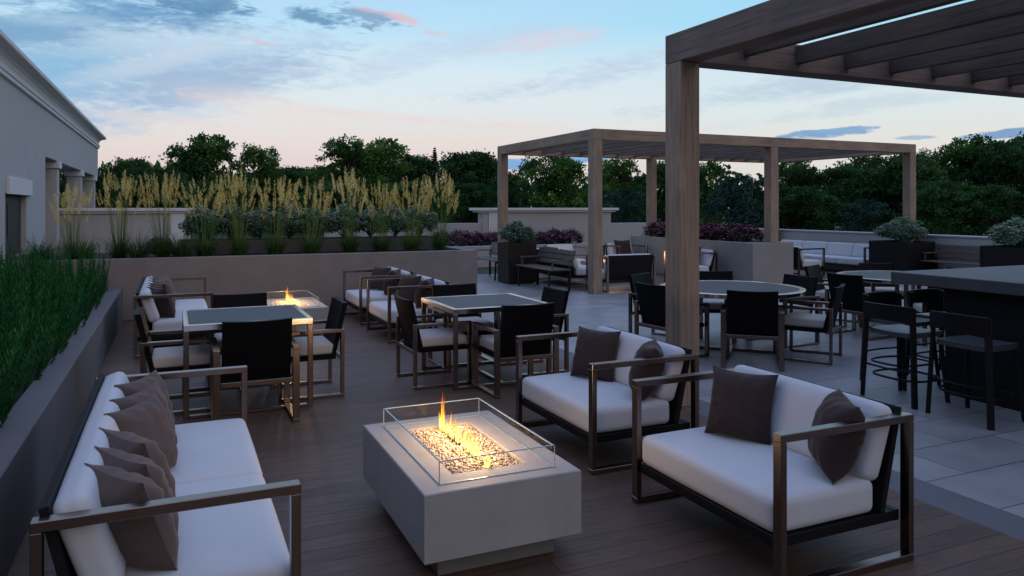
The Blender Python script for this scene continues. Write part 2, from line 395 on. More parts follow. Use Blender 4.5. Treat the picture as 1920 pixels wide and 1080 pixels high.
# ------------------------------------------------------------------ mesh builder
class MB:
    def __init__(s):
        s.v, s.f, s.sm, s.t, s.al = [], [], [], [], []      # verts, faces, smooth, tint per face, along-grain coord per vert
        s.has_t = s.has_a = False

    def add(s, vs, fs, smooth=False, tint=None, along=None):
        o = len(s.v)
        s.v += [tuple(p) for p in vs]
        if along: s.has_a = True
        s.al += list(along) if along else [(0, 0, 0)] * len(vs)
        for i, f in enumerate(fs):
            s.f.append(tuple(o + k for k in f)); s.sm.append(smooth)
            s.t.append(0.5 if tint is None else (tint[i] if isinstance(tint, list) else tint))
        if tint is not None: s.has_t = True
        return s

    def hexa(s, P, b=0.0, along=None):
        """8 corners (index = 4*x+2*y+z) as a box with chamfered edges"""
        P = [Vector(p) for p in P]
        if b <= 0:
            return s.add(P, [(0, 1, 3, 2), (4, 6, 7, 5), (0, 4, 5, 1), (2, 3, 7, 6), (0, 2, 6, 4), (1, 5, 7, 3)], along=along)
        vs, al, ix = [], [], {}
        for c in range(8):
            for ax in range(3):       # vertex on the face normal to axis ax
                p = P[c].copy()
                for k in range(3):
                    if k == ax: continue
                    d = P[c ^ (4 >> k)] - P[c]
                    p += d.normalized() * min(b, d.length * .45)
                ix[c, ax] = len(vs); vs.append(p)
                if along: al.append(along[c])
        fs = []
        q = [(0, 1, 3, 2), (4, 6, 7, 5)], [(0, 4, 5, 1), (2, 3, 7, 6)], [(0, 2, 6, 4), (1, 5, 7, 3)]
        for ax in range(3):
            for f in q[ax]: fs.append(tuple(ix[c, ax] for c in f))
        for k in range(3):            # edges along axis k
            bit = 4 >> k; a1, a2 = [a for a in range(3) if a != k]
            for c in range(8):
                if c & bit: continue
                d = c | bit
                fs.append((ix[c, a1], ix[d, a1], ix[d, a2], ix[c, a2]))
        for c in range(8): fs.append((ix[c, 0], ix[c, 1], ix[c, 2]))
        return s.add(vs, fs, along=al or None)

    def box(s, x0, x1, y0, y1, z0, z1, b=.003, grain=None):
        P = [(x, y, z) for x in (x0, x1) for y in (y0, y1) for z in (z0, z1)]
        al = None
        if grain is not None:
            pm = {0: (1, 2, 0), 1: (0, 2, 1), 2: (0, 1, 2)}[grain]
            al = [(p[pm[0]], p[pm[1]], p[pm[2]]) for p in P]
        return s.hexa(P, b, al)

    def bar(s, a, c, w, h, b=.003, up=(0, 0, 1)):
        """rectangular bar from a to c: w sideways, h along up"""
        a, c = Vector(a), Vector(c); d = (c - a).normalized(); up = Vector(up)
        side = d.cross(up)
        if side.length < 1e-4: side = d.cross(Vector((0, 1, 0)))
        side.normalize(); u2 = side.cross(d)
        P = [q + side * sx * w / 2 + u2 * sz * h / 2 for q in (a, c) for sx in (-1, 1) for sz in (-1, 1)]
        return s.hexa(P, b)

    def tube(s, pts, r, n=8, cap=True, tint=None):
        pts = [Vector(p) for p in pts]; m = len(pts)
        rr = r if isinstance(r, (list, tuple)) else [r] * m
        vs = []; ref = Vector((.13, .31, .94))
        for i, p in enumerate(pts):
            d = (pts[min(i + 1, m - 1)] - pts[max(i - 1, 0)]).normalized()
            e = d.cross(ref)
            if e.length < .05: e = d.cross(Vector((1, 0, 0)))
            e.normalize(); f = d.cross(e)
            for k in range(n):
                a = 2 * pi * k / n; vs.append(p + (e * cos(a) + f * sin(a)) * rr[i])
        fs = [(i * n + k, i * n + (k + 1) % n, (i + 1) * n + (k + 1) % n, (i + 1) * n + k) for i in range(m - 1) for k in range(n)]
        if cap: fs += [tuple(range(n - 1, -1, -1)), tuple((m - 1) * n + k for k in range(n))]
        return s.add(vs, fs, smooth=True, tint=tint)

    def lathe(s, prof, n=64, c=(0, 0)):
        m = len(prof)
        vs = [(c[0] + r * cos(2 * pi * k / n), c[1] + r * sin(2 * pi * k / n), z) for r, z in prof for k in range(n)]
        fs = [(i * n + k, i * n + (k + 1) % n, (i + 1) * n + (k + 1) % n, (i + 1) * n + k) for i in range(m - 1) for k in range(n)]
        return s.add(vs, fs)

    def soft(s, c, half, r, puff=(0, 0, 0), n=10, rot=None, seed=0):
        """rounded, slightly stuffed cushion"""
        c = Vector(c); vs = {}; V = []; F = []
        rr = random.Random(seed); ph = [rr.uniform(0, 6) for _ in range(6)]

        def pt(a, b_, ax, sg):
            q = [0, 0, 0]; o = [k for k in range(3) if k != ax]
            q[ax] = sg; q[o[0]] = a; q[o[1]] = b_
            key = tuple(round(x, 5) for x in q)
            if key in vs: return vs[key]
            p = Vector([q[k] * half[k] for k in range(3)])
            inner = Vector([max(-(half[k] - r), min(half[k] - r, p[k])) for k in range(3)])
            d = p - inner
            if d.length > 1e-6: p = inner + d.normalized() * r
            u = [max(0, 1 - (p[k] / half[k]) ** 2) for k in range(3)]
            for k in range(3):
                o2 = [j for j in range(3) if j != k]
                w = 1 + .35 * sin(p[o2[0]] * 9 + ph[k]) * sin(p[o2[1]] * 8 + ph[k + 3])
                p[k] += (1 if p[k] > 0 else -1) * puff[k] * (u[o2[0]] * u[o2[1]]) ** .6 * w * (abs(p[k]) / half[k])
            if rot is not None: p = rot @ p
            vs[key] = len(V); V.append(p + c)
            return vs[key]
        m = [-1, -.985, -.955, -.9, -.8] + [-.6 + 1.2 * i / (n - 1) for i in range(n)] + [.8, .9, .955, .985, 1]
        for ax in range(3):
            for sg in (-1, 1):
                for i in range(len(m) - 1):
                    for j in range(len(m) - 1):
                        q = [pt(m[i], m[j], ax, sg), pt(m[i + 1], m[j], ax, sg), pt(m[i + 1], m[j + 1], ax, sg), pt(m[i], m[j + 1], ax, sg)]
                        if (sg > 0) == (ax == 1): q.reverse()
                        F.append(tuple(q))
        return s.add(V, F, smooth=True)

    def build(s, name, mat, parent=None):
        me = bpy.data.meshes.new(name)
        me.from_pydata([tuple(p) for p in s.v], [], s.f)
        me.polygons.foreach_set('use_smooth', s.sm)
        if s.has_t:
            at = me.color_attributes.new('tint', 'FLOAT_COLOR', 'CORNER')
            buf = []
            for f, t in zip(s.f, s.t):
                if isinstance(t, (tuple, list)):
                    for k in range(len(f)): buf += [t[k], t[k], t[k], 1]
                else: buf += [t, t, t, 1] * len(f)
            at.data.foreach_set('color', buf)
        if s.has_a:
            at = me.attributes.new('along', 'FLOAT_VECTOR', 'POINT')
            at.data.foreach_set('vector', [x for p in s.al for x in p])
        me.materials.append(mat); me.update()
        o = bpy.data.objects.new(name, me); COL.objects.link(o)
        if parent is not None: o.parent = parent
        return o


def tag(o, label, cat, group=None, kind=None):
    if label: o['label'] = label
    if cat: o['category'] = cat
    if group: o['group'] = group
    if kind: o['kind'] = kind
    return o


def thing(name, label, cat, loc=(0, 0, 0), rz=0.0, group=None):
    o = bpy.data.objects.new(name, None); COL.objects.link(o)
    o.empty_display_size = .1
    o.location = loc; o.rotation_euler = (0, 0, rz)
    return tag(o, label, cat, group)


def kids(o): return [c for c in COL.objects if c.parent == o]


def dup(o, loc=None, rz=None, label=None, group=None, parent=None, scale=None):
    c = o.copy(); COL.objects.link(c)
    if parent is not None: c.parent = parent
    for ch in kids(o): dup(ch, parent=c)
    if loc is not None: c.location = loc
    if rz is not None: c.rotation_euler = (0, 0, rz)
    if label: c['label'] = label
    if group: c['group'] = group
    if scale: c.scale = scale
    return c


def structure(name, mb, mat):
    return tag(mb.build(name, mat), None, None, kind='structure')


Fv = Vector((sin(YAW), cos(YAW))); Rv = Vector((cos(YAW), -sin(YAW)))


def along_bearing(u, d):
    """ground point at bearing of column u, d metres deep"""
    p = Fv * d + Rv * ((u - 960) / FPX * d)
    return p.x, p.y


# ================================================================== THE SETTING
def sheet(name, x0, x1, y0, y1, z, mat):
    return structure(name, MB().add([(x0, y0, z), (x1, y0, z), (x1, y1, z), (x0, y1, z)], [(0, 1, 2, 3)]), mat)


sheet('ground', -1500, 1500, -1500, 1500, -.03, M['lawn'])
sheet('timber_deck', -.72, 3.92, -6, 12.62, 0, M['deck'])
sheet('border_paving', 3.92, 4.22, -6, 12.62, 0, M['border'])
sheet('paved_terrace', 4.22, 16.5, -6, 17.62, 0, M['paver'])
sheet('pergola_deck', 7.5, 16.3, 12.95, 17.2, .004, M['deck'])

# side planter along the deck (its wall carries the rosemary hedge)
pw = thing('planter_wall', 'low grey concrete planter wall along the left edge of the timber deck', 'planter', (0, 0, 0))
mb = MB(); mb.box(-.885, -.70, -4, 12.6, 0, .50, .006)
mb.build('wall', mottled('dark_concrete', (.115, .112, .12), .8, .2, 2.6, 70, bs=.35, bd=.006), pw)
MB().box(-2.44, -.89, -4, 12.6, 0, .42, 0).build('soil', M['soil'], pw)

# long planter across the far end of the deck
bp = thing('planter_wall', 'long grey concrete planter wall across the far end of the deck', 'planter', (0, 12.6, 0))
mb = MB()
mb.box(-2.4, 4.97, 0, .16, 0, .92, .006)
mb.box(4.80, 4.97, .16, 2.0, 0, .918, .005)
mb.box(-2.4, 4.97, 2.0, 2.16, 0, .92, .005)
mb.build('wall', M['concrete'], bp)
MB().box(-2.4, 4.80, .16, 2.0, 0, .885, 0).build('soil', M['soil'], bp)

# trough behind the grasses
tr = thing('planter_trough', 'dark brown trough planter holding the white flowering shrubs behind the tall grasses', 'planter', (0, 13.75, .885))
MB().box(.05, 4.55, 0, .5, 0, .24, .006).build('box', mottled('trough_brown', (.105, .088, .09), .7, .2, 3, 70), tr)
MB().box(.08, 4.52, .03, .47, .235, .25, 0).build('soil', M['soil'], tr)

# far flower bed and parapet
fb = thing('planter_wall', 'low pale wall of the far pink flower bed behind the benches', 'planter', (0, 20, 0))
MB().box(4.5, 11.8, 0, .25, -.03, .575, .006).build('wall', M['parapet'], fb)
MB().box(4.5, 11.8, .26, 1.9, -.03, .50, 0).build('soil', M['soil'], fb)

pa = thing('parapet_wall', 'pale parapet wall with a raised capped panel behind the far flower bed', 'wall', (0, 22, 0))
mb = MB()
mb.box(4.0, 8.85, .05, .35, -.03, 1.19, .006)
mb.box(13.55, 16.5, .05, .35, -.03, 1.15, .006)
mb.box(8.85, 13.55, 0, .4, -.03, 1.52, .006)
mb.build('wall', M['parapet'], pa)
mb = MB(); mb.box(8.70, 13.7, -.06, .46, 1.525, 1.58, .006); mb.box(8.58, 13.8, -.12, .5, 1.583, 1.67, .008)
mb.box(9.05, 9.5, -.03, -.004, .8, 1.522, .004); mb.build('cap', M['trim'], pa)
pb = thing('parapet_wall', 'pale capped parapet wall behind the leftmost grasses, left of the tree gap', 'wall', (0, 22, 0))
MB().box(-4.5, .40, 0, .4, -.03, 1.52, .006).build('wall', M['parapet'], pb)
mb = MB(); mb.box(-4.5, .56, -.06, .46, 1.525, 1.58, .006); mb.box(-4.5, .72, -.12, .5, 1.583, 1.67, .008)
mb.box(-.1, .25, -.03, -.004, .3, 1.522, .004); mb.build('cap', M['trim'], pb)
pc = thing('boundary_wall', 'low grey boundary wall running along the right side behind the white sofa', 'wall', (16.55, 0, 0))
MB().box(0, .3, -4, 22.0, -.03, .985, .006).build('wall', M['parapet'], pc)
MB().box(-.03, .33, -4, 22.0, .988, 1.03, .006).build('coping', M['parapet'], pc)

# concrete planter block at the second pergola
bk = thing('planter_block', 'big square edged concrete planter block of pink flowers under the far pergola', 'planter', (11.3, 12.6, 0))
mb = MB(); T = .92
mb.box(0, 1.15, 0, .42, 0, T, .006); mb.box(0, .14, .42, 4.6, 0, T, .006); mb.box(1.01, 1.15, .42, 4.6, 0, T, .006); mb.box(0, 1.15, 4.6, 4.74, 0, T, .006)
mb.build('wall', M['stone_block'], bk)
MB().box(.14, 1.01, .42, 4.6, 0, .87, 0).build('soil', M['soil'], bk)

# building at the left
bd = thing('building', 'pale stucco building at the left with a moulded cornice and open columned end', 'building', (-2.45, 0, 0))
mb = MB()
mb.box(-.55, 0, -6, 14.2, -.03, 3.72, 0); mb.box(-.55, 0, 16.1, 18.28, -.03, 3.72, .01)
mb.box(-.55, 0, 14.2, 16.1, 1.92, 3.72, 0)
mb.box(-.55, .006, 18.29, 30.0, 2.74, 3.715, .01)
mb.box(-8, -.55, -6, 18.2, -.03, 3.7, 0)
mb.build('wall', M['stucco'], bd)
prof = [(0, 3.72), (.05, 3.735), (.05, 3.80), (.07, 3.81), (.07, 3.86), (.03, 3.875), (.035, 3.93), (.06, 3.99), (.11, 4.04), (.19, 4.075), (.23, 4.08), (.25, 4.095), (.25, 4.16), (0, 4.18), (-.6, 4.18), (-.6, 3.72)]
n = len(prof); Y0, Y1 = -6, 30.0
vs = [(x, Y0, z) for x, z in prof] + [(x, Y1 + max(0, x), z) for x, z in prof]
fs = [(i, (i + 1) % n, n + (i + 1) % n, n + i) for i in range(n)] + [tuple(range(n - 1, -1, -1)), tuple(range(n, 2 * n))]
MB().add(vs, fs).build('cornice', M['trim'], bd)
MB().box(-8, -.6, -6, 30, 3.72, 4.1, 0).build('roof', M['stucco'], bd)
MB().box(-.005, .05, 14.3, 16.4, 1.90, 2.18, .008).build('lintel', M['trim'], bd)
dr = MB().box(-.14, -.09, 14.21, 16.09, 0, 1.90, .004).build('door', M['void'], bd)
MB().box(-.089, -.08, 14.9, 15.1, 1.2, 1.75, .002).build('pane', M['tabletop'], dr)
for yc in (20.0, 24.8, 28.8):
    c = MB().box(-.36, 0, yc, yc + .36, -.03, 2.58, .008).build('column', M['stucco'], bd)
    MB().box(-.41, .05, yc - .05, yc + .41, 2.582, 2.738, .01).build('capital', M['trim'], c)


# ================================================================== PERGOLAS
def pergola(label, x0, x1, y0, y1, ztop, bh, posts, raft_dx, rb, bmat='timber', name='pergola'):
    """beams x0..x1 / y0..y1 (outer faces); rafters run along Y"""
    t = thing(name, label, 'pergola', (x0, y1, 0), 0, 'timber pergolas')
    X, Y = x1 - x0, y0 - y1
    w = .2
    for px, py, zb in posts:
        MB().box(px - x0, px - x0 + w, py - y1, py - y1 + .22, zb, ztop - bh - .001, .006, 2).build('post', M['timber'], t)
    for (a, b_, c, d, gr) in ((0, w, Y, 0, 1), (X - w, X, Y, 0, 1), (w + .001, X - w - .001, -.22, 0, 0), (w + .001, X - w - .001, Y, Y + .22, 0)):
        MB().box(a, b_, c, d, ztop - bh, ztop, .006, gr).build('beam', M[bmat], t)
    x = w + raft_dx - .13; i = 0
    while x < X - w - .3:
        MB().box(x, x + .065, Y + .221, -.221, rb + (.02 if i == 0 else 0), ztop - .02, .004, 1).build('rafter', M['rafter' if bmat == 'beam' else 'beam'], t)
        x += raft_dx; i += 1
    return t


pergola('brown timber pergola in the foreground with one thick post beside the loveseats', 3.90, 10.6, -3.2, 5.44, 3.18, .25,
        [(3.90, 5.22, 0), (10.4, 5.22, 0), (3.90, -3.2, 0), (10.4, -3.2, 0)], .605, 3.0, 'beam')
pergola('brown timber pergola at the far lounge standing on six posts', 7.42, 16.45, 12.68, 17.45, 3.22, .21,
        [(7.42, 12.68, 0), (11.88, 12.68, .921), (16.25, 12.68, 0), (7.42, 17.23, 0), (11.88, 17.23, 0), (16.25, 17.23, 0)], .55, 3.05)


# ================================================================== FURNITURE
def make_sofa(name, label, cat, W, nseat, nback, loc, rz, group, cush='cushion'):
    """faces local +y; arms are closed flat-bar rectangles"""
    D = .83; t = thing(name, label, cat, loc, rz, group)
    for sx in (-1, 1):
        x = sx * (W / 2 - .026); mb = MB()
        mb.box(x - .026, x + .026, -D / 2, D / 2, .664, .70, .003)
        mb.box(x - .026, x + .026, -D / 2, D / 2, 0, .034, .003)
        mb.box(x - .0255, x + .0255, D / 2 - .034, D / 2 - .0005, .035, .663, .002)
        mb.box(x - .0255, x + .0255, -D / 2 + .0005, -D / 2 + .034, .035, .663, .002)
        mb.build('arm_frame', M['bronze'], t)
    xi = W / 2 - .054; mb = MB()
    mb.box(-xi, xi, .355, .395, .18, .232, .003)
    mb.box(-xi, xi, -.38, -.34, .18, .232, .003)
    for sx in (-1, 1):
        mb.box(sx * xi - (.04 if sx > 0 else 0), sx * xi + (0 if sx > 0 else .04), -.338, .353, .182, .231, .003)
    mb.box(-xi + .042, xi - .042, -.338, .353, .205, .23, .002)
    mb.build('seat_frame', M['black_metal'], t)
    mb = MB(); a, b_ = Vector((0, -.27, .233)), Vector((0, -.385, .725))
    mb.bar(a, b_, 2 * xi, .03, .003, up=(0, 1, 0))
    mb.build('back_panel', M['panel'], t)
    cw = (2 * xi - .01) / nseat
    for i in range(nseat):
        MB().soft((-xi + .005 + cw * (i + .5), .085, .315), (cw / 2 - .001, .315, .082), .04, (.004, .004, .012), seed=i).build('seat_cushion', M[cush], t)
    cw = (2 * xi - .01) / nback; rot = Matrix.Rotation(R(19), 3, 'X')
    for i in range(nback):
        MB().soft((-xi + .005 + cw * (i + .5), -.262, .560), (cw / 2 - .001, .060, .185), .045, (.003, .010, .006), seed=i + 9, rot=rot).build('back_cushion', M[cush], t)
    return t


G_LS = 'bronze framed white loveseats on the deck'
ls = make_sofa('loveseat', 'white loveseat with bronze arms nearest the camera at the right', 'loveseat', 1.17, 1, 1, (2.815, 3.085, 0), R(90), G_LS)
dup(ls, (2.815, 4.70, 0), R(90), 'white loveseat with bronze arms just behind the nearest one, beside the pergola post')
dup(ls, (2.835, 9.72, 0), R(90), 'white loveseat with bronze arms at the far fire table, the nearer of that pair')
dup(ls, (2.835, 11.30, 0), R(90), 'white loveseat with bronze arms standing against the long planter wall')
G_SF = 'long white sofas along the side planter'
sf = make_sofa('sofa', 'long white sofa with bronze arms at bottom left beside the near fire table', 'sofa', 2.22, 2, 1, (-.0, 3.88, 0), R(-90), G_SF)
dup(sf, (.0, 10.50, 0), R(-90), 'long white sofa at the far left corner of the deck behind the left dining table')
G_LG = 'lounge seats under the far pergola'
dup(ls, (8.38, 13.22, 0), 0, 'loveseat under the far pergola turned with its dark back panel to the camera', G_LG)
lc = make_sofa('lounge_chair', 'single lounge chair under the far pergola facing the camera behind the flames', 'lounge chair', .86, 1, 1, (10.75, 16.75, 0), R(180), G_LG)
dup(lc, (8.98, 16.75, 0), R(180), 'white single lounge chair behind the slatted bench, mostly hidden by it')
dup(lc, (10.55, 13.75, 0), R(90), 'single lounge chair seen side on against the concrete planter block')
dup(lc, (14.05, 14.05, 0), R(-90), 'single lounge chair with dark back just right of the concrete planter block')
ls3 = make_sofa('sofa', 'white sofa behind the slatted bench, seen as dark back panel at the far pergola', 'sofa', 1.9, 2, 2, (8.0, 14.9, 0), R(-90), G_LG)
rs = make_sofa('sofa', 'long white sofa facing the planter block along the right boundary wall', 'sofa', 3.6, 4, 4, (15.98, 15.2, 0), R(90), G_LG)

# throw pillows
def pillow_mesh(name, S, T, seed):
    rr = random.Random(seed); n = 22; mb = MB()
    for side in (-1, 1):
        vs = []
        for i in range(n + 1):
            for j in range(n + 1):
                u, v = -1 + 2 * i / n, -1 + 2 * j / n
                y = u * (1 - .10 * (1 - v * v)) * S / 2
                z = v * (1 - .10 * (1 - u * u)) * S / 2
                th = T / 2 * ((1 - u ** 4) * (1 - v ** 4)) ** .62 * (1 - .25 * (u * u + v * v) / 2)
                edge = max(abs(u), abs(v))
                wr = .010 * sin(9 * u + 5 * v + seed) * sin(6 * v - 3 * u + seed * 2) * (1 - edge) ** .3 * edge
                wr += .008 * sin(atan2(v, u) * 14 + seed + 3 * u) * max(0, edge - .35) * (1 - edge) * 4
                vs.append((side * (th + (wr if edge < .999 else 0)), y, z))
        fs = []
        for i in range(n):
            for j in range(n):
                q = (i * (n + 1) + j, (i + 1) * (n + 1) + j, (i + 1) * (n + 1) + j + 1, i * (n + 1) + j + 1)
                fs.append(q if side > 0 else q[::-1])
        mb.add(vs, fs, smooth=True)
    return mb


def pillow(x, y, z, facing, tilt, label, group, mat='velvet', S=.385, T=.21, seed=1, roll=0):
    """facing: compass of the front face (deg from +X, ccw); tilt: leaning back"""
    o = pillow_mesh('throw_pillow', S, T, seed).build('throw_pillow', M[mat], None)
    o.location = (x, y, z)
    o.rotation_euler = (Matrix.Rotation(R(facing), 3, 'Z') @ Matrix.Rotation(R(-tilt), 3, 'Y') @ Matrix.Rotation(R(roll), 3, 'X')).to_euler()
    return tag(o, label, 'pillow', group)


GP = 'throw pillows on the white seats'
SP = 'taupe pillow on the near left sofa, '
for x, y, fc, tl, wh in ((-.145, 3.04, 33, 20, 'nearest the camera'), (-.138, 3.24, 31, 19, 'second from the near armrest'), (-.145, 3.52, 30, 20, 'third from the near armrest'),
                         (-.140, 4.0, -32, 19, 'third from the far armrest'), (-.140, 4.27, -31, 18, 'second from the far armrest'), (-.148, 4.60, -30, 16, 'beside the far armrest')):
    pillow(x, y, .575, fc, tl, SP + wh, GP, 'taupe', S=.38, T=.20, seed=int(y * 10))
SQ = 'dark pillow on the far left sofa behind the dining table, '
for i, (yy, fc) in enumerate(((9.72, 32), (9.98, 31), (10.24, 31), (10.8, -32), (11.08, -34), (11.34, -35))):
    pillow(-.145, yy, .578, fc, 19, SQ + ('nearest the camera', 'second nearest', 'third nearest', 'third from its far end', 'second from its far end', 'at its far end')[i], GP, 'taupe' if i > 2 else 'velvet', seed=7 + i)
pillow(2.90, 3.33, .585, 207, 18, 'brown velvet pillow facing out at the far end of the nearest loveseat', GP, seed=21)
pillow(2.94, 2.70, .585, 146, 18, 'brown velvet pillow seen edge on behind the armrest of the nearest loveseat', GP, seed=22)
pillow(2.90, 4.93, .585, 206, 18, 'brown velvet pillow facing out at the far end of the second loveseat', GP, seed=23)
pillow(2.94, 4.31, .585, 146, 18, 'brown velvet pillow seen edge on behind the armrest of the second loveseat', GP, seed=24)
pillow(2.92, 9.95, .585, 207, 18, 'dark pillow at the far end of the loveseat by the far fire table', GP, seed=25)
pillow(2.96, 9.35, .585, 146, 18, 'dark pillow at the near end of the loveseat by the far fire table', GP, seed=26)
pillow(2.92, 11.53, .585, 207, 18, 'dark pillow at the far end of the loveseat against the planter wall', GP, seed=27)
pillow(2.96, 10.93, .585, 146, 18, 'dark pillow at the near end of the loveseat against the planter wall', GP, seed=28)
pillow(10.75, 16.84, .60, 270, 18, 'dark cushion filling the back of the lounge chair behind the flames', GP, 'velvet', .5, .2, 29)
pillow(10.62, 13.75, .61, 180, 18, 'dark round-edged pillow in the lounge chair by the planter block', GP, 'velvet', .42, .17, 30)


# dining chairs -----------------------------------------------------
def make_chair(label, loc, rz, group):
    t = thing('dining_chair', label, 'chair', loc, rz, group)
    for sx in (-1, 1):
        x = sx * .292; mb = MB()
        mb.box(x - .026, x + .026, -.285, .285, .572, .602, .003)
        mb.box(x - .026, x + .026, -.285, .285, 0, .026, .003)
        mb.box(x - .0255, x + .0255, .2545, .2845, .027, .571, .002)
        mb.box(x - .0255, x + .0255, -.2845, -.2545, .027, .571, .002)
        mb.build('side_frame', M['bronze'], t)
    mb = MB(); mb.box(-.2655, .2655, -.284, -.256, .315, .355, .003); mb.build('rear_rail', M['bronze'], t)
    mb = MB(); mb.box(-.262, .262, -.22, .262, .328, .372, .004); mb.build('seat_base', M['woven'], t)
    MB().soft((0, .03, .418), (.255, .235, .045), .025, (.002, .002, .006), n=5).build('seat_cushion', M['grey_cushion'], t)
    # slightly bowed woven back
    n = 10; vs = []
    for k, (yy, zz) in enumerate(((-.185, .36), (-.225, .36), (-.345, .825), (-.30, .825))):
        for i in range(n + 1):
            u = -1 + 2 * i / n
            vs.append((u * .255, yy + .018 * u * u * (.4 if k in (0, 1) else 1), zz - (.008 * (1 - u * u) if k > 1 else 0)))
    m = n + 1; fs = []
    for i in range(n):
        for k in range(4): fs.append((k * m + i, k * m + i + 1, ((k + 1) % 4) * m + i + 1, ((k + 1) % 4) * m + i))
    fs += [(0, m, 2 * m, 3 * m), (n, 3 * m + n, 2 * m + n, m + n)]
    bm_ = MB().add(vs, [f[::-1] for f in fs]); bm_.build('backrest', M['woven'], t)
    return t


GC = 'black woven dining chairs'
ch = make_chair('black woven dining chair with its back to the camera at the left square table', (.585, 6.385, 0), 0, GC)
for x, y, a, lb in (
        (.60, 7.70, 180, 'black woven dining chair on the far side of the left square table'),
        (.035, 7.03, -90, 'black woven dining chair on the left side of the left square table'),
        (1.105, 7.08, 90, 'black woven dining chair on the right side of the left square table'),
        (2.895, 6.395, 0, 'black woven dining chair with its back to the camera at the middle square table'),
        (2.87, 7.70, 180, 'black woven dining chair on the far side of the middle square table'),
        (2.31, 7.04, -90, 'black woven dining chair on the left side of the middle square table'),
        (3.40, 7.11, 90, 'black woven dining chair on the right side of the middle square table'),
        (5.67, 6.34, -40.7, 'black woven chair with its back to the camera at the near round table'),
        (6.53, 6.36, 33, 'black woven chair seen side on at the right of the near round table'),
        (5.22, 7.16, -84, 'black woven chair left of the near round table, just left of the pergola post'),
        (5.68, 8.02, -154, 'black woven chair left behind the near round table, peeking over its neighbour'),
        (6.56, 7.96, 154, 'black woven chair on the far side of the near round table, right of the post'),
        (6.96, 7.22, 92, 'black woven chair at the right rear of the near round table'),
        (8.24, 7.18, -86, 'black woven chair with its back to the camera left of the far round table'),
        (8.78, 8.12, -156, 'black woven chair at the left rear of the far round table'),
        (9.82, 8.10, 154, 'black woven chair on the far side of the far round table'),
        (8.72, 6.38, -32, 'black woven chair at the front of the far round table behind the bar stools'),
        (9.98, 7.15, 90, 'black woven chair right of the far round table, hidden by the bar')):
    dup(ch, (x, y, 0), R(a), lb)


# tables -------------------------------------------------------------
def square_table(label, loc):
    t = thing('dining_table', label, 'table', loc, 0, 'square glass topped dining tables')
    h = .505; mb = MB()
    mb.box(-h, h, -h, -h + .042, .70, .75, .003); mb.box(-h, h, h - .042, h, .70, .75, .003)
    mb.box(-h, -h + .042, -h + .0425, h - .0425, .70, .75, .003); mb.box(h - .042, h, -h + .0425, h - .0425, .70, .75, .003)
    mb.build('top_frame', M['rim_metal'], t)
    MB().box(-h + .043, h - .043, -h + .043, h - .043, .725, .7485, .002).build('glass_top', M['tabletop'], t)
    for sx in (-1, 1):
        for sy in (-1, 1):
            x, y = sx * (h - .021), sy * (h - .021)
            MB().box(x - .021, x + .021, y - .021, y + .021, 0, .6995, .003).build('leg', M['bronze'], t)
    mb = MB()
    for sy in (-1, 1): mb.box(-h + .043, h - .043, sy * (h - .021) - .02, sy * (h - .021) + .02, .002, .028, .003)
    mb.box(-.02, .02, -h + .043, h - .043, .002, .0275, .003)
    mb.build('stretcher', M['bronze'], t)
    return t


tb = square_table('square grey glass dining table at the left with bronze frame', (.57, 7.03, 0))
dup(tb, (2.855, 7.05, 0), 0, 'square grey glass dining table in the middle behind the near fire table')


def round_table(label, loc):
    t = thing('round_table', label, 'table', loc, 0, 'round glass topped dining tables')
    MB().lathe([(.752, .7485), (.758, .75), (.826, .75), (.83, .746), (.83, .705), (.826, .70), (.76, .70), (.752, .703), (.752, .7485)], 96).build('rim', M['rim_metal'], t)
    n = 96
    MB().lathe([(0.001, .7465), (.751, .7465), (.751, .715), (.001, .715)], n).build('glass_top', M['tabletop'], t)
    for k in range(4):
        a = pi / 4 + k * pi / 2; x, y = .50 * cos(a), .50 * sin(a)
        MB().box(x - .022, x + .022, y - .022, y + .022, 0, .699, .003).build('leg', M['bronze'], t)
    mb = MB()
    for a in (pi / 4, 3 * pi / 4):
        c, s_ = cos(a), sin(a); z = .016 if a < 1 else .0165
        mb.bar((-.468 * c, -.468 * s_, z), (.468 * c, .468 * s_, z), .04, .026 if a < 1 else .028)
    mb.build('stretcher', M['bronze'], t)
    return t


rt = round_table('round grey glass table behind the pergola post ringed by six black chairs', (5.99, 7.05, 0))
dup(rt, (9.15, 7.28, 0), 0, 'round grey glass table at the right, cut off by the bar counter')


